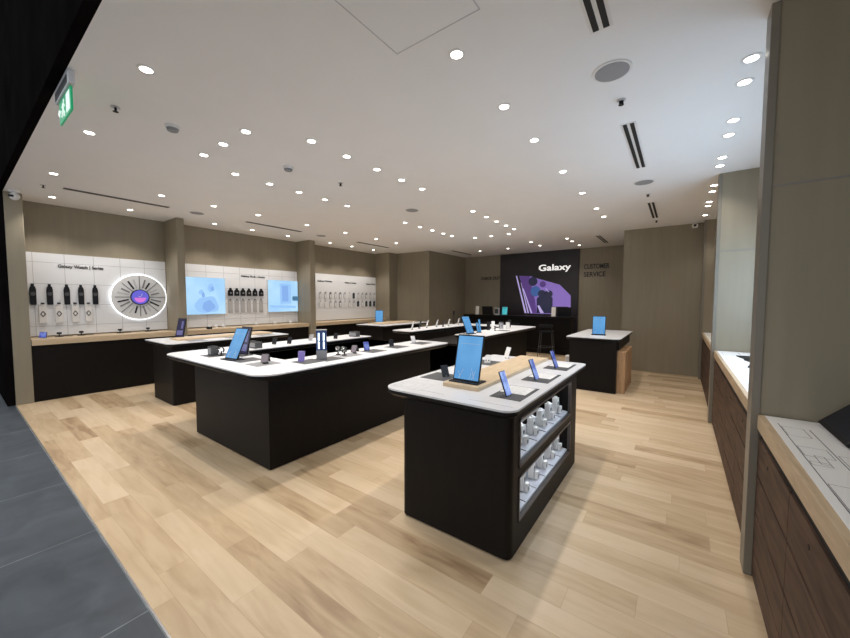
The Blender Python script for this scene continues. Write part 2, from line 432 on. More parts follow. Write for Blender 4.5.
def build_smoke(t):
    bm = B(); cyl(bm, (0, 0, -.012), .06, .024, 24); obj('housing', bm, WPLAS, t, smooth=True)
    bm = B(); cyl(bm, (0, 0, -.035), .042, .022, 24, r2=.05); obj('sensor_chamber', bm, MGREY, t, smooth=True)
for x, y, w in ((-3.83, 1.30, 'between the storefront and the three front spotlights'), (-3.864, 2.50, 'inside the front light rectangle')):
    place('smk', build_smoke, 'smoke_detector', f'round white smoke detector {w}', 'smoke detector', (x, y, CEIL), 0, 'ceiling smoke detectors')

t = thing('ceiling_access_panel', 'square flush access hatch outlined in the ceiling near the top centre', 'access panel', (-1.24, 1.5, CEIL))
bm = B(); box(bm, -.293, .293, -.293, .293, -.002, 0); obj('door_panel', bm, PAINT, t)
bm = B()
for s in (-1, 1):
    box(bm, s * .298 - .002, s * .298 + .002, -.30, .30, -.003, 0); box(bm, -.296, .296, s * .298 - .002, s * .298 + .002, -.003, 0)
obj('frame', bm, LGREY, t)

t = thing('exit_sign', 'green running-man exit sign under a grey housing at the storefront ceiling edge', 'exit sign', (-3.71, .62, CEIL))
bm = B(); box(bm, -.25, .25, -.057, -.018, -.095, -.0, .010); obj('housing', bm, LGREY, t)
bm = B(); box(bm, -.21, .21, -.0595, -.056, -.085, -.03); obj('front_grille', bm, BLACK, t)
bm = B(); box(bm, -.20, .20, -.006, .006, -.255, -.095); sp_ = obj('sign_panel', bm, GREEN, t, (0, -.035, 0))
bm = B()
for sy in (-1, 1):
    y0, y1 = (sy * .0065, sy * .0085) if sy > 0 else (-.0085, -.0065)
    box(bm, .06, .17, y0, y1, -.24, -.11)
    cyl(bm, (-.03, (y0 + y1) / 2, -.125), .014, .002, 14, axis='Y')
    for a in (((-.03, -.17), (-.045, -.22)), ((-.045, -.22), (-.005, -.24)), ((-.005, -.24), (-.01, -.27)), ((-.045, -.22), (-.09, -.255)), ((-.03, -.175), (.005, -.20)), ((-.03, -.175), (-.07, -.195)), ((-.20, -.205), (-.12, -.205)), ((-.20, -.205), (-.175, -.18)), ((-.20, -.205), (-.175, -.23))):
        tube(bm, [(a[0][0], (y0 + y1) / 2 - .0, a[0][1] + .028), (a[1][0], (y0 + y1) / 2, a[1][1] + .028)], .006, 6)
obj('running_figure', bm, EXITW, sp_)

t = thing('security_camera', 'white security camera with black lens on the left front pier', 'security camera', (-7.93, .66, CEIL))
bm = B(); cyl(bm, (0, 0, -.012), .055, .024, 20); cyl(bm, (0, 0, -.045), .02, .05, 12); obj('mount', bm, WPLAS, t, smooth=True)
bm = B(); bmesh.ops.create_uvsphere(bm, u_segments=20, v_segments=12, radius=.055, matrix=Matrix.Translation((0, 0, -.085))); obj('body', bm, WPLAS, t, smooth=True)
bm = B(); cyl(bm, (.03, -.035, -.09), .032, .03, 16, M=None); obj('lens', bm, BLACK, t, smooth=True)
t = thing('security_camera', 'small white camera in the far right ceiling corner', 'security camera', (.2, 9.12, CEIL))
bm = B(); cyl(bm, (0, 0, -.01), .04, .02, 16); cyl(bm, (0, 0, -.04), .015, .05, 10); obj('mount', bm, WPLAS, t, smooth=True)
bm = B(); box(bm, -.05, .05, -.11, .05, -.11, -.05, .012); obj('body', bm, WPLAS, t)
bm = B(); cyl(bm, (0, -.112, -.08), .025, .008, 16, axis='Y'); obj('lens', bm, BLACK, t)

# ------------------------------------------------------------------ left display wall
XL = -8.6
def bay_board(y0, y1, m, lab):
    bm = B(); box(bm, XL + .001, XL + .03, y0, y1, 1.0, 2.38, .002)
    return tag(obj('display_board', bm, m), lab, 'display board')
bay_board(.76, 2.69, PANEL1, 'white wall display board with grooves behind the hanging watches and the lit clock disc')
bay_board(2.84, 5.75, PANEL1, 'long white wall display board between the first two piers, carrying two screens')
bay_board(5.94, 8.84, BOARD, 'white wall display board filled with phone cases at the far left')
XF = XL + .0305

# wall counters under the boards
def wall_counter(y0, y1, lab):
    t = thing('wall_counter', lab, 'counter', (-8.30, (y0 + y1) / 2, 0)); h = (y1 - y0) / 2
    bm = B(); box(bm, -.295, .245, -h, h, .89, .98, .003); obj('worktop', bm, OAK, t)
    bm = B(); box(bm, -.295, .20, -h, h, 0.0, .89); obj('base_cabinet', bm, BASE, t)
wall_counter(.755, 2.695, 'oak topped black wall counter nearest the storefront, below the watches')
wall_counter(2.835, 5.755, 'oak topped black wall counter below the two blue wall screens')
wall_counter(5.935, 8.845, 'oak topped black wall counter below the phone cases')

def letters(text, y, z, w, h, lab, m=LETTERL):
    bm = fit_text(text_bm(text, .1, .006, .0025), w, h)
    return tag(obj('wall_lettering', bm, m, None, (XF + .004, y, z), rot=ROT_LEFT), lab, 'lettering')
letters('Galaxy Watch | Series', 1.15, 2.13, .58, .075, 'small black heading lettering above the five hanging watches')
letters('Galaxy Buds | Series', 4.22, 2.145, .60, .06, 'small black heading lettering between the two wall screens')
letters('Galaxy S Series', 6.42, 2.13, .52, .062, 'leftmost black heading above the phone cases')
letters('Galaxy Z Series', 7.45, 2.12, .48, .062, 'middle black heading above the phone cases')
letters('Galaxy A Series', 8.38, 2.11, .42, .062, 'rightmost black heading above the phone cases')

def build_watch(t):      # local: x along wall, y up, z out of wall
    bm = B(); prism(bm, rounded([(-.036, -.18), (.036, -.18), (.038, .07), (.026, .125), (-.026, .125), (-.038, .07)], .012, 3), .008, .028); obj('strap', bm, BLACK, t)
    bm = B(); cyl(bm, (0, .0, .033), .037, .014, 24); k = obj('watch_case', bm, BLACK, t, smooth=True)
    bm = B(); cyl(bm, (0, .0, .0405), .031, .002, 24); obj('dial', bm, DGREY, k)
    bm = B(); box(bm, -.018, .018, .12, .165, .006, .022, .004); cyl(bm, (0, .145, .018), .006, .034, 8); obj('hanger', bm, BLACK, t)
for i, y in enumerate((.845, 1.035, 1.238, 1.415, 1.60)):
    place('watch', build_watch, 'wrist_watch', f'black watch with broad strap hanging on the white board, {ORD[i]} from the storefront end', 'watch', (XF, y, 1.70), 0, 'watches hanging on the board', rot=ROT_LEFT)

def build_pack(t):
    bm = B(); cyl(bm, (0, .17, .022), .010, .04, 10); box(bm, -.022, .022, .155, .180, .03, .045, .004); obj('hook', bm, BLACK, t)
    bm = B(); box(bm, -.045, .045, -.16, .15, .006, .030, .003); obj('box', bm, CARD, t)
    bm = B()
    for a, b_ in (((0, .055), (.028, .01)), ((.028, .01), (0, -.035)), ((0, -.035), (-.028, .01)), ((-.028, .01), (0, .055))):
        tube(bm, [(a[0], a[1] - .02, .031), (b_[0], b_[1] - .02, .031)], .006, 6)
    obj('printed_emblem', bm, BLACK, t)
for i, y in enumerate((.945, 1.133, 1.33, 1.50)):
    place('pack', build_pack, 'accessory_box', f'white hanging strap box with black diamond print, {ORD[i]} from the storefront end', 'accessory box', (XF, y, 1.375), 0, 'boxes with diamond print below the watches', rot=ROT_LEFT)

# glowing clock disc
t = thing('clock_display', 'large round white display with glowing rim, radiating straps and a violet dial', 'clock display', (XF, 2.24, 1.655), rot=ROT_LEFT)
bm = B(); cyl(bm, (0, 0, .034), .43, .012, 64); obj('disc', bm, BOARD, t, smooth=True)
bm = B(); n = 64
for (r0, r1, z0, z1) in ((.424, .440, .012, .030),):
    ring = []
    for k in range(n):
        a = 2 * PI * k / n
        ring.append([bm.verts.new((r * math.cos(a), r * math.sin(a), z)) for r, z in ((r0, z0), (r1, z0), (r1, z1), (r0, z1))])
    for k in range(n):
        A, C = ring[k], ring[(k + 1) % n]
        for q in range(4): bm.faces.new((A[q], A[(q + 1) % 4], C[(q + 1) % 4], C[q]))
obj('glowing_rim', bm, LEDW, t, smooth=True)
for k in range(24):
    a = 2 * PI * k / 24; long = k % 3 == 0
    M_ = Matrix.Rotation(a, 4, 'Z')
    bm = B(); L0, L1, w = (.16, .41, .007) if long else (.18, .35, .013)
    if k % 8 in (1, 2, 4): L1 *= .92
    box(bm, L0, L1, -w, w, .040, .048, 0, M_)
    obj('watch_strap' if not long else 'hour_line', bm, [BLACK, LGREY, MGREY][(k * 7 // 3) % 3] if not long else MGREY, t)
bm = B(); cyl(bm, (0, 0, .047), .150, .026, 40); k = obj('dial_housing', bm, BLACK, t, smooth=True)
bm = B(); cyl(bm, (0, 0, .0612), .134, .002, 40); k2 = obj('dial', bm, mat('blue_violet_dial', (.02, .02, .1), .2, emit=(.09, .06, .55), es=.9), k)
bm = B(); prism(bm, [(.09 * math.cos(a), .09 * math.sin(a) - .012) for a in [PI + PI * q / 16 for q in range(17)]], .0622, .0638); obj('lower_dial', bm, mat('magenta_dial', (.1, .02, .1), .2, emit=(.65, .12, .60), es=.9), k)
bm = B(); tube(bm, [(0, 0, .064), (.035, .06, .064)], .0035, 6); tube(bm, [(0, 0, .064), (-.03, .02, .064)], .0035, 6); obj('clock_hand', bm, WPLAS, k)

def blob(cx, cy, rx, ry, seed):
    rnd = random.Random(seed); ph = rnd.random() * 6
    return [(cx + rx * math.cos(a) * (1 + .12 * math.sin(3 * a + ph)), cy + ry * math.sin(a) * (1 + .12 * math.sin(4 * a + ph))) for a in [2 * PI * k / 28 for k in range(28)]]
def wall_screen(y0, y1, z0, z1, lab, kind):
    w, h = y1 - y0, z1 - z0
    t = thing('wall_screen', lab, 'screen', (XF, y0, z0), rot=ROT_LEFT)
    bm = B(); box(bm, 0, w, 0, h, 0, .03, .003); obj('housing', bm, LGREY, t)
    bm = B(); box(bm, .008, w - .008, .008, h - .008, .0302, .032); s = obj('picture', bm, BIGSC, t)
    if kind == 0:
        for (cx, cy, rx, ry, m, z) in ((.42, .22, .24, .19, SCB, .0325), (.30, .17, .12, .10, SCB, .0332), (.44, .19, .13, .12, SCA, .0340), (.30, .50, .05, .055, SCB, .0332), (.34, .44, .03, .06, SCA, .034), (.50, .60, .07, .09, SCB, .0332), (.53, .58, .035, .05, SCA, .034)):
            bm = B(); prism(bm, blob(cx, cy, rx, ry, int(cx * 100)), .0322, z); obj('picture_shape', bm, m, s)
    else:
        bm = B(); prism(bm, [(.34, .22), (.66, .22), (.66, .74), (.34, .76)], .0322, .0328); obj('picture_shape', bm, SCB, s)
        bm = B(); prism(bm, [(.40, .28), (.58, .28), (.58, .70), (.40, .70)], .0322, .0336); obj('picture_shape', bm, SCA, s)
        bm = B(); prism(bm, rounded([(.70, .30), (.915, .30), (.915, .42), (.70, .42)], .03, 4), .0322, .0345); obj('picture_shape', bm, SCD, s)
        bm = B(); prism(bm, [(.05, .12), (.80, .10), (.80, .16), (.05, .18)], .0322, .0330); obj('picture_shape', bm, SCB, s)
wall_screen(3.03, 3.84, 1.275, 2.105, 'pale blue wall screen with a blue blossom picture, beside the first pier', 0)
wall_screen(4.87, 5.745, 1.285, 2.125, 'pale blue wall screen with a blue block and dark speech bubble, beside the second pier', 1)

def build_pouch(t):
    bm = B(); prism(bm, rounded([(-.052, -.10), (.052, -.10), (.052, .02), (.018, .055), (.018, .085), (-.018, .085), (-.018, .055), (-.052, .02)], .006, 2), .008, .045); obj('case', bm, BLACK, t)
    bm = B(); cyl(bm, (0, .06, .027), .006, .05, 8); obj('hook', bm, BLACK, t)
    bm = B(); box(bm, -.02, .02, -.05, -.015, .0455, .047); obj('earbud_window', bm, MGREY, t)
def build_slip(t):
    bm = B(); box(bm, -.048, .048, -.16, .13, .004, .016, .002); obj('card', bm, mat('grey_printed_card', (.42, .41, .41), .6), t)
    bm = B(); cyl(bm, (0, .15, .015), .012, .03, 10); obj('peg', bm, BLACK, t)
for i, y in enumerate((3.955, 4.10, 4.245, 4.39, 4.54, 4.70)):
    place('pouch', build_pouch, 'earbud_case', f'black earbud case hanging between the wall screens, {ORD[i]} from the left', 'earbud case', (XF, y, 1.80), 0, 'black earbud cases between the screens', rot=ROT_LEFT)
    place('slip', build_slip, 'hanging_card', f'grey hanging card under the earbud cases, {ORD[i]} from the left', 'hanging card', (XF, y, 1.46), 0, 'grey cards under the earbud cases', rot=ROT_LEFT)

CCOL = {'clear': mat('clear_case_plastic', (.50, .50, .51), .3), 'black': BLACK, 'grey': MGREY, 'white': WPLAS}
def build_case(c):
    def f(t):
        bm = B(); prism(bm, rounded([(-.042, -.085), (.042, -.085), (.042, .085), (-.042, .085)], .014, 4), .006, .020); k = obj('case', bm, CCOL[c], t)
        bm = B(); prism(bm, rounded([(-.032, -.075), (.032, -.075), (.032, .045), (-.032, .045)], .008, 3), .0202, .0215); obj('inner_face', bm, DGREY if c == 'black' else CARD, t)
        bm = B(); cyl(bm, (.0, .098, .018), .005, .036, 8); box(bm, -.018, .018, .088, .104, .028, .036, .003); obj('hook', bm, BLACK if c != 'white' else MGREY, t)
    return f
pat = [['clear', 'clear', 'grey', 'clear', 'grey', 'clear', 'white', 'black', 'clear', 'clear', 'grey', 'clear', 'clear'],
       ['white', 'white', 'clear', 'clear', 'grey', 'white', 'clear', 'clear', 'black', 'clear', 'black', 'black', 'black']]
for r in range(2):
    for i in range(13):
        c = pat[r][i]; y = 6.50 + i * .187
        place('case' + c, build_case(c), 'phone_case', f'{c} phone case, {ORD[i]} from left in {("upper", "lower")[r]} row of phone case board', 'phone case', (XF, y, (1.74, 1.475)[r]), 0, 'phone cases on the far left board', rot=ROT_LEFT)

# ------------------------------------------------------------------ island furniture
def slab(t, poly, rad, mtop=WHITE, z=TOP):
    rp = rounded(poly, rad, 8)
    bm = B(); prism(bm, rp, z - .012, z); obj('tabletop', bm, mtop, t, smooth=True)
    bm = B(); prism(bm, rp, z - .036, z - .0121, .003); prism(bm, rp, z - .058, z - .0361, .03); obj('black_edge', bm, EDGE, t, smooth=True)

# --- near island with product shelves
NX, NY = -1.205, 2.78
TRAY = mat('pale_grey_tray', (.55, .56, .62), .4)
t = thing('display_island', 'small dark island with white top and two lit side shelves of white boxes, in front', 'display table', (NX, NY, 0))
near = t
X0, X1, Y0, Y1 = -1.635 - NX, -.785 - NX, 1.947 - NY, 3.60 - NY
slab(t, [(-1.80 - NX, 1.905 - NY), (-.755 - NX, 1.905 - NY), (-.755 - NX, 3.86 - NY), (-1.80 - NX, 3.86 - NY)], [.13, .09, .05, .05])
ny0, ny1, nd = 2.08 - NY, 3.36 - NY, -1.13 - NX
bm = B()
prism(bm, rounded([(X0, Y0), (X1, Y0), (X1, ny0), (X0, ny0)], [.05, .05, 0, 0], 6), 0.012, TOP - .056)
prism(bm, rounded([(X0, ny1), (X1, ny1), (X1, Y1), (X0, Y1)], [0, 0, .03, .03], 6), 0.012, TOP - .056)
box(bm, X0, nd, ny0, ny1, .012, TOP - .056)
box(bm, nd, X1, ny0, ny1, .012, .19); box(bm, nd, X1, ny0, ny1, .487, .545); box(bm, nd, X1, ny0, ny1, .862, TOP - .056)
obj('base', bm, BASE, t)
bm = B(); box(bm, X0 + .03, X1 - .03, Y0 + .03, Y1 - .03, 0, .012); obj('plinth', bm, GAP, t)
for z0, z1 in ((.19, .487), (.545, .862)):
    bm = B()
    for (a, b_, c, d) in ((ny0, ny1, z0 - .0, z0 + .012), (ny0, ny1, z1 - .012, z1), (ny0, ny0 + .012, z0, z1), (ny1 - .012, ny1, z0, z1)):
        box(bm, X1 - .02, X1 + .006, a, b_, c, d)
    obj('shelf_frame', bm, FRAME, t)
    # sloping white product tray
    bm = B(); prism(bm, [(X1 - .022, z0 + .014), (X1 - .022, z0 + .03), (X1 - .20, z0 + .045), (X1 - .20, z0 + .014)], ny0 + .013, ny1 - .013,
                    M=Matrix(((1, 0, 0, 0), (0, 0, 1, 0), (0, 1, 0, 0), (0, 0, 0, 1))))
    obj('product_tray', bm, TRAY, t)
    for q in range(5):
        yq = ny0 + .20 + q * .215
        bm = B(); prism(bm, [(X1 - .024, z0 + .028), (X1 - .024, z0 + .036), (X1 - .195, z0 + .050), (X1 - .195, z0 + .042)], yq, yq + .002, M=Matrix(((1, 0, 0, 0), (0, 0, 1, 0), (0, 1, 0, 0), (0, 0, 0, 1)))); obj('tray_divider', bm, MGREY, t)
    bm = B(); box(bm, X1 - .060, X1 - .045, ny0 + .04, ny1 - .04, z1 - .006, z1 - .001); obj('light_strip', bm, LEDS, t)
bm = B(); box(bm, X1 - .018, X1 - .012, ny0 + .013, ny0 + .40, .815, .849); obj('price_strip', bm, LGREY, t)
def shelf_z(x, z0):   # height of the tray surface at world x
    f_ = ((X1 - .022 + NX) - x) / .178; return z0 + .03 + f_ * .015

def build_prod(t):
    th = -math.atan2(.045, (X1 - .022) - (nd + .02))
    R_ = Matrix.Rotation(-th, 4, 'Y')
    bm = B(); box(bm, -.022, .022, -.030, .030, .004, .135, .003); obj('carton', bm, CARD, t)
    bm = B(); box(bm, .0222, .0232, -.012, .012, .075, .10); obj('printed_label', bm, DGREY, t)
    bm = B(); box(bm, .030, .052, -.024, .020, .004, .066, .003); k = obj('front_carton', bm, WPLAS, t)
    bm = B(); box(bm, .0522, .053, -.012, .012, .015, .040); obj('printed_label', bm, MGREY, k)
    bm = B(); box(bm, -.012, .012, -.012, .012, .130, .147, .003); obj('hang_tab', bm, WPLAS, t)
for r, (z0, nm) in enumerate(((.545, 'upper'), (.19, 'lower'))):
    for i in range(6):
        x = -.885; y = 2.16 + i * .215 + (r * .03)
        place('prod', build_prod, 'product_box', f'white product box pair on the front island {nm} shelf, {ORD[i]} from near end', 'product box', (x, y, shelf_z(x, z0) - .0), random.uniform(-.12, .12), 'white product boxes on the island shelves')

# riser board
t = thing('riser_board', 'light oak riser board on the white top of the front island', 'riser board', (-1.285, 3.02, TOP))
bm = B(); prism(bm, rounded([(-.155, -.82), (.15, -.82), (.15, .80), (-.155, .80)], .012, 3), .0, .028); obj('board', bm, OAK, t)
bm = B(); prism(bm, rounded([(-.13, -.79), (.13, -.79), (.13, .78), (-.13, .78)], .012, 3), -.0002, .0002); bm.free()

def prints(parent, name, z, rects, m, dx, dy):
    """thin printed outlines lying on a surface, each a part of its own; rects = x0,x1,y0,y1"""
    w = .0022
    for x0, x1, y0, y1 in rects:
        bm = B(); x0, x1, y0, y1 = x0 + dx, x1 + dx, y0 + dy, y1 + dy
        if abs(x1 - x0) < .006 or abs(y1 - y0) < .006:
            box(bm, x0, max(x0 + .003, x1), y0, max(y0 + .003, y1), z, z + .0006)
        else:
            O = [bm.verts.new(p) for p in ((x0, y0, z + .0005), (x1, y0, z + .0005), (x1, y1, z + .0005), (x0, y1, z + .0005))]
            I = [bm.verts.new(p) for p in ((x0 + w, y0 + w, z + .0005), (x1 - w, y0 + w, z + .0005), (x1 - w, y1 - w, z + .0005), (x0 + w, y1 - w, z + .0005))]
            for k in range(4): bm.faces.new((O[k], O[(k + 1) % 4], I[(k + 1) % 4], I[k]))
        obj(name, bm, m, parent)
prints(near, 'printed_graphic', TOP, [(-1.75, -1.50, 1.98, 2.18), (-1.76, -1.56, 2.0, 2.15), (-1.80, -1.62, 2.25, 2.6), (-1.50, -1.30, 2.0, 2.003), (-1.72, -1.62, 2.02, 2.12), (-1.10, -.80, 2.0, 2.003),
                          (-1.78, -1.50, 2.9, 3.2), (-1.74, -1.54, 2.95, 3.12)], PRINT, -NX, -NY)

# --- U shaped counters
def u_counter(name, lab, opening_far, y0, y1):
    t = thing(name, lab, 'counter', (-3.99, (y0 + y1) / 2, 0)); ox, oy = 3.99, -(y0 + y1) / 2
    xa, xb, xc, xd = -5.07, -4.50, -3.46, -2.84
    if opening_far:
        yi = y0 + .62
        poly = [(xa, y0), (xd, y0), (xd, y1), (xc, y1), (xc, yi), (xb, yi), (xb, y1), (xa, y1)]
        rad = [.16, .20, .06, .03, .02, .02, .03, .06]
    else:
        yi = y1 - .62
        poly = [(xa, y0), (xb, y0), (xb, yi), (xc, yi), (xc, y0), (xd, y0), (xd, y1), (xa, y1)]
        rad = [.14, .06, .02, .02, .06, .14, .20, .16]
    poly = [(x + ox, y + oy) for x, y in poly]
    slab(t, poly, rad)
    bx0, bx1 = -4.66 + ox, -3.045 + ox
    by0, by1 = y0 + .19 + oy, y1 - .22 + oy
    bm = B()
    if opening_far:
        yi2 = yi + oy + .02
        P_ = [(bx0, by0), (bx1, by0), (bx1, by1), (-3.49 + ox, by1), (-3.49 + ox, yi2), (-4.47 + ox, yi2), (-4.47 + ox, by1), (bx0, by1)]
    else:
        yi2 = yi + oy - .02
        P_ = [(bx0, by0), (-4.47 + ox, by0), (-4.47 + ox, yi2), (-3.49 + ox, yi2), (-3.49 + ox, by0), (bx1, by0), (bx1, by1), (bx0, by1)]
    prism(bm, P_, .012, TOP - .056); obj('base', bm, BASE, t)
    bm = B(); box(bm, bx0 + .02, bx1 - .02, by0 + .02, by1 - .02, 0, .0119); obj('plinth', bm, GAP, t)
    bm = B()
    yy = (yi2 + .01, by1 - .02) if opening_far else (by0 + .02, yi2 - .01)
    box(bm, -4.46 + ox, -3.50 + ox, yy[0], yy[1], .70, .74); obj('sunken_shelf', bm, BASE, t)
    # the wing of the left arm that overhangs the base is carried by brackets
    bm = B()
    for q in (.2, .5, .8):
        y_ = by0 + (by1 - by0) * q
        prism(bm, [(bx0 + .001, .60), (bx0 + .001, TOP - .06), (bx0 - .30, TOP - .06)], y_ - .01, y_ + .01, M=Matrix(((1, 0, 0, 0), (0, 0, 1, 0), (0, 1, 0, 0), (0, 0, 0, 1))))
    obj('bracket', bm, EDGE, t)
    return t, ox, oy
front_counter, fox, foy = u_counter('display_counter', 'large dark U-shaped counter with white top, left of the front island', True, 1.53, 4.53)
rear_counter, rox, roy = u_counter('display_counter', 'dark U-shaped counter with white top farther back, opening toward the storefront', False, 5.66, 8.68)
prints(front_counter, 'printed_graphic', TOP, [(-4.9, -4.6, 1.62, 1.9), (-4.15, -3.75, 1.6, 1.78), (-3.75, -3.5, 1.6, 1.603), (-3.4, -2.95, 1.95, 1.953), (-3.38, -3.0, 2.85, 2.853), (-5.0, -4.7, 2.2, 2.5)], PRINT, fox, foy)

# --- peninsulas along the left
def peninsula(name, lab, x0, x1, y0, y1, bx0, bx1, by0, by1, riser, rlab):
    cx, cy = (x0 + x1) / 2, (y0 + y1) / 2
    t = thing(name, lab, 'display table', (cx, cy, 0))
    slab(t, [(x0 - cx, y0 - cy), (x1 - cx, y0 - cy), (x1 - cx, y1 - cy), (x0 - cx, y1 - cy)], [.06, .10, .06, .04])
    bm = B(); prism(bm, rounded([(bx0 - cx, by0 - cy), (bx1 - cx, by0 - cy), (bx1 - cx, by1 - cy), (bx0 - cx, by1 - cy)], .02, 3), .012, TOP - .056); obj('base', bm, BASE, t)
    bm = B(); box(bm, bx0 - cx + .03, bx1 - cx - .03, by0 - cy + .03, by1 - cy - .03, 0, .0119); obj('plinth', bm, GAP, t)
    if riser:
        r0, r1, s0, s1 = riser
        bm = B(); box(bm, -(r1 - r0) / 2, (r1 - r0) / 2, -(s1 - s0) / 2, (s1 - s0) / 2, 0, .025, .003)
        r_ = thing('riser_board', rlab, 'riser board', ((r0 + r1) / 2, (s0 + s1) / 2, TOP)); obj('board', bm, OAK, r_)
    return t
peninsula('display_island', 'dark island with white top beside the left wall counter, nearest the storefront', -7.12, -6.06, 1.90, 3.88, -6.92, -6.105, 1.955, 3.60, (-6.78, -6.42, 2.15, 3.75), 'light oak riser board on the island beside the left wall')
peninsula('display_island', 'dark island with white top beside the far left wall counter, below the phone cases', -7.06, -6.04, 6.50, 8.55, -7.00, -6.14, 6.57, 8.25, (-6.95, -6.40, 6.85, 8.40), 'light oak riser board on the far left island')
peninsula('display_island', 'dark island with plain white top by the taupe back right wall, with wooden stools', -1.66, -.785, 6.62, 8.60, -1.60, -1.06, 6.76, 8.35, None, '')
backisl = [o for o in COL.objects if o.get('label', '').startswith('dark island with plain')][0]
bm = B(); box(bm, -1.60 + 1.2225, -.84 + 1.2225, 6.66 - 7.61, 6.758 - 7.61, 0, TOP - .058, .003); obj('front_panel', bm, BASE, backisl)
bm = B(); box(bm, -1.06 + 1.2225, -.82 + 1.2225, 6.759 - 7.61, 8.35 - 7.61, .745, TOP - .058, .003); obj('side_apron', bm, BASE, backisl)

def build_wstool(t):
    bm = B(); w, d, h = .17, .135, .72
    box(bm, -w, w, -d, d, h - .045, h, .004); obj('seat', bm, STOOLW, t)
    for s in (-1, 1):
        bm = B(); box(bm, -w, w, s * d - .0225 - s * .0225, s * d + .0225 - s * .0225, 0, h - .045, .003); obj('side_panel', bm, STOOLW, t)
    bm = B(); box(bm, -w + .02, w - .02, -d + .045, d - .045, .20, .235); obj('foot_shelf', bm, STOOLW, t)
for i, y in enumerate((6.91, 7.27, 7.64)):
    place('wst', build_wstool, 'wooden_stool', f'oak box stool beside the plain island at the back right, {ORD[i]} from the front', 'stool', (-.885, y, 0), 0, 'oak stools by the back right island')

# ------------------------------------------------------------------ electronics
def slope_box(bm, w, h, th, lean, z0=0, y0=0, off=0, b=.002):
    """upright slab leaning back about its bottom edge; facing -y"""
    M_ = Matrix.Translation((0, y0, z0)) @ Matrix.Rotation(-lean, 4, 'X')
    return box(bm, -w / 2, w / 2, off, off + th, 0, h, b, M_)
def tablet_builder(w, h, lean, scr=None, double=False):
    def f(t):
        bm = B(); box(bm, -w * .55, w * .55, -.045, .10, 0, .010, .003); obj('stand_base', bm, BLACK, t)
        bm = B(); slope_box(bm, w, h, .010, lean, .010, 0, 0); k = obj('body', bm, BLACK, t)
        M_ = Matrix.Translation((0, 0, .010)) @ Matrix.Rotation(-lean, 4, 'X')
        bm = B(); box(bm, -w / 2 + .009, w / 2 - .009, -.0016, -.0002, .011, h - .011, 0, M_); s = obj('screen', bm, scr or TABLET, k)
        # drawn reeds at the bottom of the wallpaper
        bm = B()
        for q, (xx, l_, a) in enumerate(((-.30, .22, .5), (-.24, .16, -.3), (.22, .20, .35), (.30, .24, -.35), (.12, .14, .2))):
            p0 = Vector((xx * w, -.0024, h * .05)); p1 = p0 + Vector((math.sin(a) * l_ * h, 0, math.cos(a) * l_ * h)); pm = (p0 + p1) / 2 + Vector((.01 * w, 0, .0))
            tube(bm, [M_ @ p0, M_ @ pm, M_ @ p1], .0014, 5)
        box(bm, -w * .36, w * .36, -.0022, -.0017, h * .80, h * .806, 0, M_)
        obj('wallpaper_reeds', bm, mat('wallpaper_pale_stroke', (.1, .1, .1), .3, emit=(.30, .42, .55), es=.9) if 'reed' not in CACHE else CACHE['reed'], k)
        bm = B(); tube(bm, [(0, .012 + math.sin(lean) * h * .55, .01 + math.cos(lean) * h * .55), (0, .09, .012)], .009, 8); obj('back_strut', bm, BLACK, t)
    return f
CACHE = {}
CACHE['reed'] = mat('wallpaper_stroke', (.1, .1, .1), .3, emit=(.32, .40, .48), es=.9)
G = None
place('tabB', tablet_builder(.225, .355, .24), 'display_tablet', 'large blue-screened tablet standing on the oak riser of the front island', 'tablet', (-1.295, 2.30, TOP + .028), 0.0)
place('tabL', tablet_builder(.225, .36, .42), 'display_tablet', 'leaning blue-screened tablet at the front corner of the large U-shaped counter', 'tablet', (-3.93, 1.80, TOP), .10)
place('tabL', None, 'display_tablet', 'leaning blue-screened tablet at the near end of the rear counter right arm', 'tablet', (-3.25, 5.96, TOP), 1.4)
place('tabB', None, 'display_tablet', 'blue-screened tablet standing alone on the plain back right island', 'tablet', (-1.215, 7.20, TOP), .1)
place('tabB', None, 'display_tablet', 'blue-screened tablet on the far left island below the phone cases', 'tablet', (-7.09, 7.45, TOP), .75)

def build_stand_tab(t):       # dark upright tablet in a docking stand, screen turned partly away
    bm = B(); box(bm, -.10, .10, -.06, .08, 0, .012, .003); obj('stand_base', bm, DGREY, t)
    bm = B(); slope_box(bm, .19, .33, .014, .22, .012); k = obj('body', bm, BLACK, t)
    M_ = Matrix.Translation((0, 0, .012)) @ Matrix.Rotation(-.22, 4, 'X')
    bm = B(); box(bm, -.085, .085, -.0014, -.0002, .012, .318, 0, M_); obj('screen', bm, mat('violet_black_screen', (.02, .02, .03), .1, emit=(.02, .018, .05), es=1), k)
    bm = B(); box(bm, -.07, .07, -.0022, -.0014, .04, .12, 0, M_); box(bm, .01, .06, -.0022, -.0014, .15, .28, 0, M_); obj('screen_picture', bm, mat('violet_screen_picture', (.05, .05, .05), .2, emit=(.10, .10, .28), es=.9), k)
    bm = B(); box(bm, -.04, .04, .04, .07, .012, .16, .004); obj('back_support', bm, MGREY, t)
place('std', build_stand_tab, 'display_tablet', 'dark tablet with violet picture on the island beside the first left pier', 'tablet', (-6.92, 2.33, TOP), .30)
place('std', None, 'display_tablet', 'dark tablet standing directly behind the leaning blue tablet on the large counter', 'tablet', (-4.15, 2.03, TOP), .1)
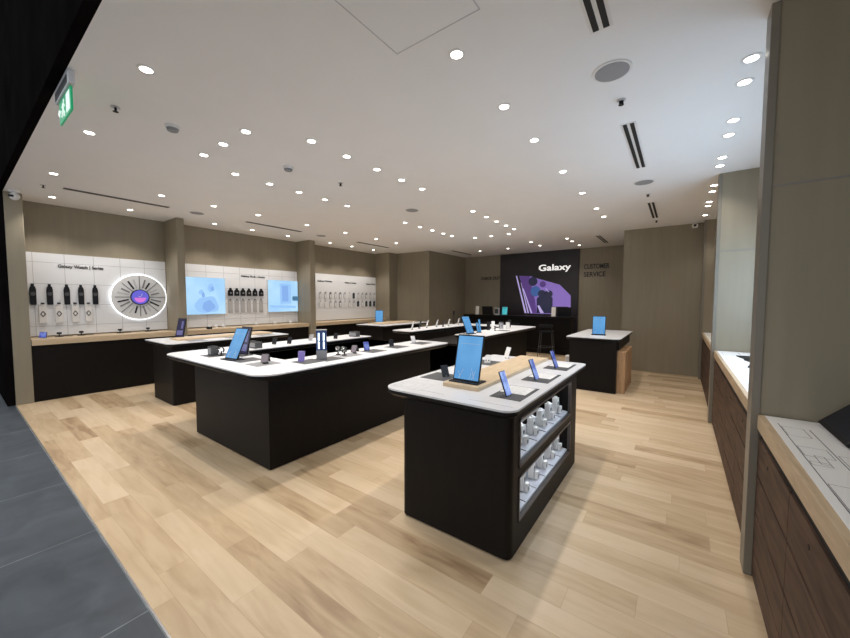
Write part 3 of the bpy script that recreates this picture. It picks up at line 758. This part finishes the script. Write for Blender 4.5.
def build_small_blue(t):
    bm = B(); box(bm, -.05, .05, -.03, .05, 0, .010, .002); obj('stand_base', bm, BLACK, t)
    for sx, ln in ((-.03, .25), (.035, .15)):
        bm = B(); M_ = Matrix.Translation((sx, 0, .01)) @ Matrix.Rotation(-ln, 4, 'X'); box(bm, -.032, .032, 0, .009, 0, .20 if sx < 0 else .26, .002, M_); k = obj('body', bm, BLACK, t)
        bm = B(); box(bm, -.028, .028, -.0014, -.0002, .006, (.20 if sx < 0 else .26) - .006, 0, M_); obj('screen', bm, TABLET, k)
place('sb', build_small_blue, 'display_phone_pair', 'pair of blue-screened phones right behind the rear counter tablet', 'phone pair', (-3.25, 6.32, TOP), 1.4)

def phone_builder(w, h, lean, scr, back=BLACK):
    def f(t):
        bm = B(); cyl(bm, (0, .022, .006), .022, .012, 16); tube(bm, [(0, .022, .01), (0, .02 + math.sin(lean) * h * .2, h * .35)], .007, 8); obj('stand', bm, MGREY, t)
        M_ = Matrix.Translation((0, 0, .004)) @ Matrix.Rotation(-lean, 4, 'X')
        bm = B(); box(bm, -w / 2, w / 2, 0, .009, 0, h, .0025, M_); k = obj('body', bm, back, t)
        if scr:
            bm = B(); box(bm, -w / 2 + .003, w / 2 - .003, -.0014, -.0002, .004, h - .004, 0, M_); obj('screen', bm, scr, k)
        bm = B()
        for q in range(3): cyl(bm, (-w * .28, .0105, h * (.9 - .13 * q)), w * .1, .003, 12, M=M_, axis='Y')
        obj('camera_lens', bm, BLACK, k)
    return f
# three phones on mats on the right half of the front island
def build_mat(t):
    bm = B(); box(bm, -.108, .108, -.02, .36, 0, .004, .001); obj('mat', bm, DGREY, t)
    bm = B(); box(bm, -.10, .085, .13, .345, .0041, .0056); k = obj('information_card', bm, CARD, t)
    bm = B()
    for q in range(6): box(bm, -.08, .065 - .02 * (q % 2), .15 + q * .032, .153 + q * .032, .0056, .0060)
    obj('printed_lines', bm, MGREY, k)
for i, (x, y) in enumerate(((-.915, 2.165), (-.92, 2.76), (-.93, 3.36))):
    w_ = ('nearest', 'middle', 'farthest')[i]
    place('mat', build_mat, 'display_mat', f'dark mat with white information card, {w_} of three on the right of the front island', 'mat', (x, y, TOP), 0, 'mats with cards on the front island')
    place('ph', phone_builder(.072, .17, .36, PHONE), 'display_phone', f'slim phone with blue violet screen on the {w_} mat of the front island', 'phone', (x + .005, y + .05, TOP + .004), 1.45, 'phones on the right of the front island')
# smaller things on the left half of the island
FLIP = {}
def build_flip(t):      # half folded phone standing like a tent
    bm = B()
    for s, a in ((-1, .45), (1, .5)):
        M_ = Matrix.Translation((0, 0, .098)) @ Matrix.Rotation(s * a, 4, 'X'); box(bm, -.036, .036, -.004, .004, -.092, 0, .002, M_)
    obj('body', bm, DGREY, t)
    M_ = Matrix.Translation((0, 0, .098)) @ Matrix.Rotation(-.45, 4, 'X')
    bm = B(); box(bm, -.032, .032, -.0062, -.0043, -.088, -.006, 0, M_); obj('cover_glass', bm, mat('bronze_glass', (.18, .15, .17), .15), t)
    bm = B(); cyl(bm, (0, 0, .004), .03, .008, 16); tube(bm, [(0, 0, .006), (0, 0, .07)], .006, 8); obj('stand', bm, BLACK, t)
def build_flat_mat(t):
    bm = B(); box(bm, -.12, .12, -.13, .13, 0, .003, .001); obj('mat', bm, DGREY, t)
def build_flat_mat2(t):
    bm = B(); box(bm, -.12, .12, -.13, .13, 0, .003, .001); obj('mat', bm, MGREY, t)
def build_buds(t):
    bm = B(); prism(bm, rounded([(-.03, -.03), (.03, -.03), (.03, .03), (-.03, .03)], .02, 5), 0, .018); obj('case', bm, WPLAS, t, smooth=True)
    M_ = Matrix.Translation((0, .03, .018)) @ Matrix.Rotation(-1.2, 4, 'X') @ Matrix.Translation((0, -.03, -.0))
    bm = B(); prism(bm, rounded([(-.03, -.03), (.03, -.03), (.03, .03), (-.03, .03)], .02, 5), -.012, .0, M=Matrix.Translation((0, .035, .046)) @ Matrix.Rotation(1.25, 4, 'X')); obj('lid', bm, WPLAS, t, smooth=True)
    bm = B()
    for s in (-.013, .013): bmesh.ops.create_uvsphere(bm, u_segments=12, v_segments=8, radius=.009, matrix=Matrix.Translation((s, 0, .021)))
    obj('earbud', bm, DGREY, t, smooth=True)
def build_swatch(t):    # watch on a curved stand
    bm = B(); cyl(bm, (0, 0, .005), .028, .010, 20); tube(bm, [(0, 0, .01), (0, .005, .05)], .008, 8); obj('stand', bm, BLACK, t)
    bm = B()
    pts = [(0, .035 * math.cos(a), .062 + .035 * math.sin(a)) for a in [(-.25 + 1.5 * k / 14) * PI for k in range(15)]]
    for p, q in zip(pts, pts[1:]):
        d = Vector(q) - Vector(p); ang = math.atan2(d.z, d.y); c = (Vector(p) + Vector(q)) / 2
        box(bm, -.012, .012, -d.length * .62, d.length * .62, -.0018, .0018, 0, Matrix.Translation(c) @ Matrix.Rotation(ang, 4, 'X'))
    obj('strap', bm, DGREY, t)
    M_ = Matrix.Translation((0, -.030, .085)) @ Matrix.Rotation(.75, 4, 'X')
    bm = B(); cyl(bm, (0, 0, 0), .021, .011, 24, M=M_); k = obj('watch_case', bm, SILVER, t, smooth=True)
    bm = B(); cyl(bm, (0, 0, .006), .018, .002, 24, M=M_); obj('dial', bm, BLACK, k)
def block_builder(w, d, h, m):
    def f(t):
        bm = B(); box(bm, -w / 2, w / 2, -d / 2, d / 2, 0, h, .004); obj('housing', bm, m, t)
        bm = B(); box(bm, -w / 2 + .01, w / 2 - .01, -d / 2 - .0015, -d / 2 + .001, h * .2, h * .85); obj('front_panel', bm, DGREY if m is not DGREY else MGREY, t)
        bm = B(); box(bm, -w * .3, w * .3, -d * .3, d * .3, h, h + .008, .002); obj('top_pad', bm, BLACK, t)
    return f

place('fmat', build_flat_mat, 'display_mat', 'dark charging mat on the left edge of the front island', 'mat', (-1.63, 2.46, TOP), 0)
place('phE', phone_builder(.07, .10, .35, None), 'display_phone', 'small black phone standing beside the large tablet on the front island', 'phone', (-1.57, 2.46, TOP + .003), 1.2)
place('fmat', None, 'display_mat', 'dark mat under the white earbud case on the front island', 'mat', (-1.62, 3.30, TOP), 0)
place('buds', build_buds, 'earbud_case', 'open white earbud case on the left far half of the front island', 'earbud case', (-1.60, 3.30, TOP + .003), .3)
place('phW', phone_builder(.07, .13, .35, None, WPLAS), 'display_phone', 'pale phone leaning at the far left corner of the front island', 'phone', (-1.555, 3.66, TOP), -.5)

# front U counter, front end and right arm
GM = 'display mats on the large U-shaped counter'
place('fmat', None, 'display_mat', 'dark mat under the grey watch block at the left front of the large counter', 'mat', (-4.40, 1.86, TOP), 0, GM)
place('block1', block_builder(.08, .08, .105, DGREY), 'watch_display_block', 'grey block display at the left front of the large counter', 'display block', (-4.40, 1.82, TOP + .003), .1)
place('sw', build_swatch, 'display_watch', 'watch on a black stand beside the grey block on the large counter', 'watch', (-4.31, 1.87, TOP + .003), .2)
place('fmat', None, 'display_mat', 'dark mat under the leaning blue tablet of the large counter', 'mat', (-3.78, 1.90, TOP), 0, GM)
place('fmat2', build_flat_mat2, 'display_mat', 'grey mat under the tent-folded phone at the right front of the large counter', 'mat', (-3.42, 1.89, TOP), 0, GM)
place('flip', build_flip, 'folding_phone', 'bronze folding phone standing like a tent at the front of the large counter', 'folding phone', (-3.40, 1.90, TOP + .003), .75)
place('fmat', None, 'display_mat', 'dark mat under the violet folding phone of the large counter', 'mat', (-3.16, 2.24, TOP), 0, GM)
place('flipP', phone_builder(.068, .11, .22, mat('lavender_screen', (.08, .06, .16), .2, emit=(.12, .09, .32), es=.7), PURPLE), 'folding_phone', 'small violet phone before the light tower on the large counter', 'phone', (-3.19, 2.17, TOP + .003), .7)
place('fmat', None, 'display_mat', 'dark mat at the foot of the light tower', 'mat', (-3.12, 2.48, TOP), 0, GM)
def build_tower(t):
    bm = B(); box(bm, -.055, .055, -.035, .035, 0, .10, .006); obj('base', bm, MGREY, t)
    bm = B(); box(bm, -.055, .055, -.035, .035, .10, .315, .004); k = obj('column', bm, NAVY, t)
    for s in (-.026, .026):
        for z0, z1 in ((.115, .195), (.205, .29)):
            bm = B(); box(bm, s - .008, s + .008, -.039, -.0352, z0, z1, .001); obj('light_tube', bm, LEDT, k)
    bm = B(); box(bm, -.058, .058, -.038, .038, .315, .325, .003); obj('cap', bm, MGREY, t)
place('tower', build_tower, 'light_tower', 'dark blue display tower with twin glowing vertical strips on the large counter', 'display tower', (-3.175, 2.42, TOP + .003), .85)
place('fmat2', None, 'display_mat', 'grey mat under the two watches of the large counter right arm', 'mat', (-3.16, 2.78, TOP), 0, GM)
place('sw', None, 'display_watch', 'left one of two watches on the grey mat behind the light tower', 'watch', (-3.26, 2.72, TOP + .003), .6)
place('sw', None, 'display_watch', 'right one of two watches on the grey mat behind the light tower', 'watch', (-3.16, 2.73, TOP + .003), .2)
place('flip', None, 'folding_phone', 'bronze folding phone just past the two watches on the right arm', 'folding phone', (-3.20, 2.93, TOP), .3)
place('fmat', None, 'display_mat', 'dark mat in the middle of the large counter right arm', 'mat', (-3.15, 3.20, TOP), 0, GM)
place('phV', phone_builder(.075, .12, .45, PHONE), 'display_phone', 'leaning phone in the middle of the large counter right arm', 'phone', (-3.22, 3.16, TOP + .003), 1.2)
place('fmat', None, 'display_mat', 'dark mat toward the far end of the large counter right arm', 'mat', (-3.17, 3.68, TOP), 0, GM)
place('phE', None, 'display_phone', 'black phone toward the far end of the large counter right arm', 'phone', (-3.24, 3.66, TOP + .003), 1.2)
place('fmat', None, 'display_mat', 'dark mat at the far tip of the large counter right arm', 'mat', (-3.15, 4.22, TOP), 0, GM)
place('phS', phone_builder(.075, .11, .5, None, SILVER), 'display_phone', 'silver phone at the far tip of the large counter right arm', 'phone', (-3.25, 4.18, TOP + .003), 1.2)
# left arm
place('block2', block_builder(.24, .10, .085, DGREY), 'display_block', 'wide dark grey block at the near end of the large counter left arm', 'display block', (-4.68, 2.46, TOP), .0)
for i, (x, y, k) in enumerate(((-4.78, 2.80, 'phE'), (-4.68, 2.98, 'phE'), (-4.77, 3.42, 'phS'), (-4.66, 3.83, 'phE'))):
    place(k, None, 'display_phone', f'{"silver" if k == "phS" else "black"} phone on large counter left arm, {ORD[i]} past wide grey block', 'phone', (x, y, TOP), .4, 'phones on the large counter left arm')
place('block3', block_builder(.17, .10, .09, DGREY), 'display_block', 'dark block at the far end of the large counter left arm', 'display block', (-4.68, 4.28, TOP), .1)

# rear counter, left arm: pale phones on stands
GP = 'phones on the rear counter left arm'
for i, (x, y, c) in enumerate(((-4.80, 6.07, 'white'), (-4.83, 6.38, 'black'), (-4.80, 6.62, 'white'), (-4.78, 7.00, 'white'), (-4.70, 7.18, 'black'), (-4.73, 7.46, 'white'), (-4.72, 7.92, 'white'))):
    place('phR' + c, phone_builder(.075, .185, .30, None, WPLAS if c == 'white' else BLACK), 'display_phone', f'{c} phone on rear counter left arm, {ORD[i]} from its near end', 'phone', (x, y, TOP), -1.35, GP)
def build_post(t):
    bm = B(); cyl(bm, (0, 0, .004), .05, .008, 20); obj('foot', bm, BLACK, t)
    bm = B(); cyl(bm, (0, 0, .15), .012, .30, 10); obj('post', bm, BLACK, t)
    bm = B(); box(bm, -.022, .022, -.01, .01, .26, .36, .004); obj('sign_holder', bm, BLACK, t)
place('post', build_post, 'sign_post', 'thin black post standing at the far left of the rear counter', 'sign post', (-5.0, 8.2, TOP))
# rear counter, right arm
place('phRblack', None, 'display_phone', 'black phone right of the phone pair on the rear counter right arm', 'phone', (-3.36, 6.95, TOP), .3)
place('sw', None, 'display_watch', 'watch standing in the middle of the rear counter right arm', 'watch', (-3.20, 6.95, TOP), .3)
place('phRwhite', None, 'display_phone', 'pale phone in the middle of the rear counter right arm', 'phone', (-3.38, 7.22, TOP), .3)
def build_jar(t):
    bm = B(); cyl(bm, (0, 0, .075), .05, .15, 24); obj('body', bm, SILVER, t, smooth=True)
    bm = B(); cyl(bm, (0, 0, .158), .052, .016, 24); obj('lid', bm, BLACK, t, smooth=True)
place('jar', build_jar, 'round_speaker', 'silver cylinder speaker on the rear counter right arm', 'speaker', (-3.27, 7.42, TOP))
place('jarW', lambda t: (obj('body', (lambda b: (cyl(b, (0, 0, .07), .045, .14, 24), b)[1])(B()), WPLAS, t, smooth=True), obj('lid', (lambda b: (cyl(b, (0, 0, .147), .046, .014, 24), b)[1])(B()), LGREY, t, smooth=True)), 'round_speaker', 'white cylinder speaker right of the silver one on the rear counter', 'speaker', (-3.14, 7.50, TOP))
place('phRblack', None, 'display_phone', 'black phone at the far end of the rear counter right arm', 'phone', (-3.30, 7.95, TOP), .2)
place('fmat', None, 'display_mat', 'dark mat under the middle devices of the rear counter right arm', 'mat', (-3.05, 7.05, TOP), 0)

# things on the left island
place('fmat2', None, 'display_mat', 'grey printed mat on the left island before the oak riser', 'mat', (-6.25, 2.35, TOP), 0, 'grey mats on the left island')
place('fmat2', None, 'display_mat', 'grey printed mat on the left island halfway back', 'mat', (-6.25, 2.95, TOP), 0, 'grey mats on the left island')
place('fmat2', None, 'display_mat', 'grey printed mat on the left island at its far end', 'mat', (-6.25, 3.50, TOP), 0, 'grey mats on the left island')

# small devices on the wall counters
place('flipV', phone_builder(.13, .095, .15, PHONE), 'display_phone', 'square violet-screened phone at the storefront end of the left wall counter', 'phone', (-8.33, .90, .98), .55)
def build_wcradle(t):
    bm = B(); box(bm, -.05, .05, -.03, .03, 0, .010, .002); obj('base', bm, BLACK, t)
    bm = B(); tube(bm, [(0, .01, .008), (0, -.005, .05)], .008, 8); box(bm, -.03, .03, -.02, -.004, .045, .078, .005, Matrix.Rotation(-.3, 4, 'X')); obj('cradle', bm, BLACK, t)
    bm = B(); tube(bm, [(.04, 0, .008), (.09, .02, .006), (.14, .0, .006), (.16, .03, .006)], .004, 6); obj('cable', bm, BLACK, t)
for i, (x, y) in enumerate(((-8.40, 1.10), (-8.42, 1.37), (-8.45, 1.90), (-8.47, 2.33))):
    place('cradle', build_wcradle, 'watch_cradle', f'small black watch cradle on the left wall counter, {ORD[i]} from the storefront', 'watch cradle', (x, y, .98), 1.4, 'watch cradles on the left wall counter')
for i, (x, y) in enumerate(((-8.40, 3.43), (-8.42, 3.57), (-8.40, 3.72), (-8.42, 4.50), (-8.44, 5.0), (-8.44, 5.45))):
    place('budsB', (lambda t: build_buds(t)), 'earbud_case', f'small earbud case on wall counter under blue screens, {ORD[i]} from the left', 'earbud case', (x, y, .98), 1.4, 'earbud cases on the wall counter under the screens')
place('puck', lambda t: (obj('housing', (lambda b: (box(b, -.05, .05, -.04, .04, 0, .05, .006), b)[1])(B()), BLACK, t), obj('lens', (lambda b: (cyl(b, (.051, 0, .027), .014, .004, 16, axis='X'), b)[1])(B()), DGREY, t)), 'security_box', 'small black box at the front edge of the wall counter under the first blue screen', 'security box', (-8.12, 3.30, .98))

# ------------------------------------------------------------------ right hand worktops
INLAY = mat('bright_white_inlay', (.86, .85, .84), .4)
def worktop(y0, y1, lab, clab, gaps, lines):
    L = y1 - y0; cy = (y0 + y1) / 2
    t = thing('oak_worktop', lab, 'worktop', (.68, cy, .87))
    x0, x1 = .378 - .68, .978 - .68
    bm = B(); box(bm, x0, x1, -L / 2, L / 2, .002, .085, .004); obj('slab', bm, OAKR, t)
    bm = B(); box(bm, x0 + .028, x1 - .01, -L / 2 + .01, L / 2 - .01, .085, .087); k = obj('white_inlay', bm, INLAY, t)
    prints(k, 'printed_line', .087, lines, PRINTD, -.68, -cy)
    c = thing('drawer_cabinet', clab, 'cabinet', (.68, cy, 0))
    bm = B(); box(bm, .395 - .68, .978 - .68, -L / 2, L / 2, 0, .868); obj('carcass', bm, GAP, c)
    rows_ = ((.02, .172), (.182, .386), (.397, .606), (.618, .822))
    n = max(1, round(L / .72))
    for r, (z0, z1) in enumerate(rows_):
        for q in range(n):
            a = -L / 2 + L * q / n + .003; b_ = -L / 2 + L * (q + 1) / n - .003
            bm = B(); box(bm, .386 - .68, .396 - .68, a, b_, z0, z1, .0012); d = obj('drawer_front', bm, WALNUT, c)
            if r == 3:
                bm = B(); cyl(bm, (.3852 - .68, a + (b_ - a) * .6, z1 - .07), .010, .002, 12, axis='X'); obj('lock', bm, GAP, d)
    return t
LA = [(.435, .438, .7, 2.55), (.54, .543, .7, 2.5), (.44, .53, 2.08, 2.2), (.44, .50, 1.98, 2.02), (.55, .62, 1.95, 2.15), (.44, .53, 1.55, 1.8), (.555, .66, 1.3, 1.6), (.47, .50, 2.0, 2.1), (.60, .75, 1.75, 2.0), (.44, .52, 2.35, 2.5)]
LB = [(.44, .60, 3.0 + k * .48, 3.28 + k * .48) for k in range(6)] + [(.46, .58, 3.05 + k * .48, 3.053 + k * .48) for k in range(6)]
LC = [(.44, .60, 6.1 + k * .5, 6.4 + k * .5) for k in range(5)]
worktop(.60, 2.69, 'oak edged worktop with printed white inlay nearest the camera at the right', 'dark walnut drawer cabinet nearest the camera at the right', None, LA)
worktop(2.83, 5.82, 'oak edged worktop with white inlay between the first two right piers', 'dark walnut drawer cabinet between the first two right piers', None, LB)
worktop(5.96, 8.97, 'oak edged worktop with white inlay behind the second right pier', 'dark walnut drawer cabinet behind the second right pier', None, LC)
ZW = .957
t = thing('tilted_display', 'black display slab tilted toward the aisle on the nearest right worktop', 'display', (.63, 2.46, ZW))
M_ = Matrix.Translation((-.02, 0, .004)) @ Matrix.Rotation(-.80, 4, 'Y')
bm = B(); box(bm, 0, .40, -.19, .19, 0, .016, .003, M_); k = obj('body', bm, BLACK, t)
bm = B(); box(bm, .02, .38, -.17, .17, .0162, .0172, 0, M_); obj('screen', bm, mat('switched_off_screen', (.006, .007, .016), .3, spec=.2), k)
bm = B(); prism(bm, [(.02, .0), (.22, .0), (.22, .19), (.035, .02)], -.10, .10, M=Matrix(((1, 0, 0, 0), (0, 0, 1, 0), (0, 1, 0, 0), (0, 0, 0, 1)))); obj('wedge_stand', bm, BLACK, t)
for i, (x, y, rz) in enumerate(((.70, 4.95, .3), (.66, 4.62, -.2), (.66, 5.25, .2))):
    place('lap', lambda t: (obj('keyboard_base', (lambda b: (box(b, -.13, .13, -.09, .09, 0, .012, .003), b)[1])(B()), BLACK, t), obj('raised_screen', (lambda b: (box(b, -.13, .13, 0, .008, 0, .10, .002, Matrix.Translation((0, .08, .010)) @ Matrix.Rotation(-.9, 4, 'X')), b)[1])(B()), BLACK, t)),
          'display_laptop', f'small black laptop on the middle right worktop, {("second", "first", "third")[i]} from the camera', 'laptop', (x, y, ZW), rz + PI / 2 * 3, 'laptops on the middle right worktop')
# lit screen on the right wall of the middle bay, whose blue light falls on the next pier
t = thing('wall_screen', 'blue-lit wall screen above the middle right worktop, its glow on the pier', 'screen', (.98, 4.33, 1.2))
bm = B(); box(bm, -.04, -.001, -1.3, 1.3, 0, 1.15, .004); obj('housing', bm, BLACK, t)
bm = B(); box(bm, -.043, -.0402, -1.28, 1.28, .02, 1.13); obj('picture', bm, mat('right_wall_screen_picture', (.0, .0, .0), .3, emit=(.55, .76, 1.0), es=4.8), t)

# ------------------------------------------------------------------ back wall
t = thing('feature_panel', 'tall dark wall panel with white logo lettering and a violet phone picture', 'wall panel', (-3.83, 11.65, 0))
px_ = 3.83
bm = B(); box(bm, -5.16 + px_, -2.56 + px_, -.07, -.001, 0, CEIL - .002, .004); obj('panel', bm, PANELBK, t)
bm = fit_text(text_bm('Galaxy', .3, .02, .0035), 1.0, .262)
obj('logo_lettering', bm, LOGO, t, (-3.79 + px_, -.082, 2.502), rot=ROT_BACK)
def pic(name, pts, m, z0, z1, parent=t):
    bm = B(); prism(bm, [(x + px_, z) for x, z in pts], z0, z1); return obj(name, bm, m, parent, (0, 0, 0), rot=ROT_BACK if parent is t else None)
def circ(cx, cz, rx, rz_): return [(cx + rx * math.cos(2 * PI * k / 28), cz + rz_ * math.sin(2 * PI * k / 28)) for k in range(28)]
shot = pic('phone_picture', [(-4.46, 2.433), (-4.04, 2.398), (-3.82, 2.317), (-3.117, 2.101), (-2.778, 1.751), (-2.765, 1.167), (-2.852, 1.167), (-2.852, 1.40), (-3.325, 1.40), (-3.325, 1.16), (-4.06, 1.16)], A_PUR, .070, .074)
pic('phone_picture_shade', [(-4.455, 2.425), (-4.10, 2.40), (-3.90, 1.60), (-3.84, 1.17), (-4.06, 1.165)], A_PUR2, .0745, .0755, shot)
pic('phone_picture_edge', [(-4.58, 2.44), (-4.54, 2.44), (-4.19, 1.17), (-4.25, 1.17)], A_LT, .070, .0745, shot)
pic('phone_picture_edge', [(-4.40, 2.20), (-4.385, 2.20), (-4.10, 1.17), (-4.15, 1.17)], A_LT, .0757, .0765, shot)
pic('phone_picture_edge', [(-4.33, 2.0), (-4.30, 2.0), (-3.98, 1.17), (-4.04, 1.17)], A_LT, .0757, .0765, shot)
pic('lower_lens_shade', [(-3.845, 1.66), (-3.70, 1.80), (-3.44, 1.80), (-3.33, 1.68), (-3.325, 1.18), (-3.84, 1.18)], A_DK, .0757, .077, shot)
pic('lens_picture', circ(-3.98, 2.23, .15, .15), A_DK, .077, .080, shot)
pic('lens_picture', circ(-3.89, 1.90, .17, .17), A_BL, .077, .080, shot)
pic('lens_picture', circ(-3.655, 2.13, .10, .10), A_PUR2, .077, .080, shot)
pic('lens_picture', circ(-3.68, 1.82, .13, .12), A_DK, .080, .082, shot)
pic('lens_picture', circ(-3.46, 1.81, .13, .12), A_DK, .080, .082, shot)
pic('phone_picture_glint', [(-3.82, 1.42), (-3.76, 1.44), (-3.60, 1.18), (-3.72, 1.18)], A_LT, .0775, .079, shot)
pic('phone_picture_glint', [(-3.57, 1.98), (-3.54, 1.99), (-3.44, 1.88), (-3.47, 1.87)], A_LT, .083, .084, shot)

bm = fit_text(text_bm('CUSTOMER', .2, .012, .003), .70, .15)
tag(obj('wall_lettering', bm, LETTER, None, (-2.42, 11.642, 2.56), rot=ROT_BACK), 'dark word CUSTOMER on the taupe back wall right of the black panel', 'lettering')
bm = fit_text(text_bm('SERVICE', .2, .012, .003), .60, .15)
tag(obj('wall_lettering', bm, LETTER, None, (-2.42, 11.642, 2.32), rot=ROT_BACK), 'dark word SERVICE below the word CUSTOMER on the back wall', 'lettering')
bm = fit_text(text_bm('CHECK OUT', .2, .012, .003), .74, .11)
tag(obj('wall_lettering', bm, LETTER, None, (-5.93, 11.642, 2.34), rot=ROT_BACK), 'small dark lettering on the taupe back wall left of the black panel', 'lettering')

t = thing('service_counter', 'long black service counter in front of the dark feature panel', 'counter', (-4.25, 10.65, 0))
bm = B(); box(bm, -1.75, 1.78, -.18, .30, 1.06, 1.12, .006); obj('countertop', bm, BASE, t)
bm = B(); box(bm, -1.70, 1.74, -.08, .28, 0, 1.06); obj('front_panel', bm, BASE, t)
bm = B(); box(bm, -1.70, 1.74, -.095, -.08, .10, .14); obj('kick_rail', bm, EDGE, t)
ZC = 1.12
def build_laptop(t):
    bm = B(); box(bm, -.19, .19, -.13, .13, 0, .018, .004); obj('keyboard_base', bm, BLACK, t)
    bm = B(); box(bm, -.19, .19, -.006, .006, 0, .27, .003, Matrix.Translation((0, -.12, .016)) @ Matrix.Rotation(.15, 4, 'X')); obj('lid', bm, BLACK, t)
place('laptop', build_laptop, 'laptop', 'open black laptop at the left end of the service counter', 'laptop', (-5.12, 10.66, ZC), 0, 'laptops on the service counter')
place('laptop', None, 'laptop', 'open black laptop at the right end of the service counter', 'laptop', (-2.70, 10.70, ZC), 0, 'laptops on the service counter')
place('holder', phone_builder(.12, .28, .10, mat('white_leaflet_print', (.85, .82, .78), .6), WPLAS), 'leaflet_holder', 'white upright leaflet holder left of the left laptop', 'leaflet holder', (-5.52, 10.55, ZC), 0)
place('holder', None, 'leaflet_holder', 'white upright leaflet holder left of the right laptop', 'leaflet holder', (-2.99, 10.50, ZC), 0)
place('tealtab', tablet_builder(.19, .27, .15, TEAL), 'display_tablet', 'teal-screened tablet between the laptops on the service counter', 'tablet', (-4.55, 10.58, ZC), 0)
place('greybox', block_builder(.14, .10, .24, LGREY), 'card_terminal', 'grey upright card terminal between the left laptop and teal tablet', 'card terminal', (-4.82, 10.62, ZC), 0)

def build_barstool(t):
    bm = B(); prism(bm, rounded([(-.19, -.18), (.19, -.18), (.19, .18), (-.19, .18)], .05, 4), .70, .735); obj('seat', bm, BLACK, t)
    bm = B(); box(bm, -.19, .19, .165, .185, .84, .93, .008); tube(bm, [(-.16, .175, .72), (-.16, .175, .88)], .009); tube(bm, [(.16, .175, .72), (.16, .175, .88)], .009); obj('backrest', bm, BLACK, t)
    for sx in (-1, 1):
        for sy in (-1, 1):
            bm = B(); tube(bm, [(sx * .15, sy * .14, .70), (sx * .21, sy * .20, .006)], .010, 8); obj('leg', bm, DGREY, t)
    bm = B(); r_ = .18
    tube(bm, [(-r_, -r_, .28), (r_, -r_, .28), (r_, r_, .28), (-r_, r_, .28), (-r_, -r_, .28)], .008, 8); obj('foot_ring', bm, DGREY, t)
for i, x in enumerate((-4.7, -3.95, -3.03)):
    place('bar', build_barstool, 'bar_stool', f'black metal bar stool at the service counter, {("leftmost", "middle", "rightmost")[i]}', 'bar stool', (x, 10.02, 0), .15 * (i - 1) + PI, 'bar stools at the service counter')
t = thing('waste_bin', 'small pale bin on the floor between the front island and the plain rear island', 'bin', (-1.755, 7.3, 0))
bm = B(); prism(bm, rounded([(-.055, -.07), (.055, -.07), (.055, .07), (-.055, .07)], .015, 4), 0, .48); obj('body', bm, LGREY, t)
bm = B(); prism(bm, rounded([(-.058, -.073), (.058, -.073), (.058, .073), (-.058, .073)], .015, 4), .48, .50); obj('rim', bm, WPLAS, t)

# ------------------------------------------------------------------ world, mall light, camera
w = bpy.data.worlds.new('mall'); S.world = w; w.use_nodes = True
bg = w.node_tree.nodes['Background']; bg.inputs[0].default_value = (.90, .95, 1, 1); bg.inputs[1].default_value = .98
S.render.film_transparent = False

cam = bpy.data.cameras.new('camera'); co = bpy.data.objects.new('camera', cam); COL.objects.link(co)
cam.sensor_fit = 'HORIZONTAL'; cam.sensor_width = 36; cam.lens = 349.08 / 850 * 36; cam.clip_start = .02
yaw, pit, rol = math.radians(36.0965), math.radians(3.0745), math.radians(.0566)
A = Matrix(((math.cos(yaw), math.sin(yaw), 0), (-math.sin(yaw), math.cos(yaw), 0), (0, 0, 1)))
Bp = Matrix(((1, 0, 0), (0, math.cos(pit), -math.sin(pit)), (0, math.sin(pit), math.cos(pit))))
Mm = Matrix(((1, 0, 0), (0, 0, -1), (0, 1, 0)))
Cr = Matrix(((math.cos(rol), -math.sin(rol), 0), (math.sin(rol), math.cos(rol), 0), (0, 0, 1)))
R = Cr @ Mm @ Bp @ A          # rows: right, down, forward in world axes
right, down, fwd = R[0], R[1], R[2]
mw = Matrix(((right.x, -down.x, -fwd.x, 0), (right.y, -down.y, -fwd.y, 0), (right.z, -down.z, -fwd.z, 1.6), (0, 0, 0, 1)))
co.matrix_world = mw
S.camera = co
S.view_settings.view_transform = 'Standard'; S.view_settings.look = 'None'; S.view_settings.gamma = 1
S.view_settings.use_curve_mapping = False; S.view_settings.exposure = 0.0
S.cycles.use_denoising = True; S.cycles.max_bounces = 10; S.cycles.diffuse_bounces = 6
S.cycles.sample_clamp_indirect = 6
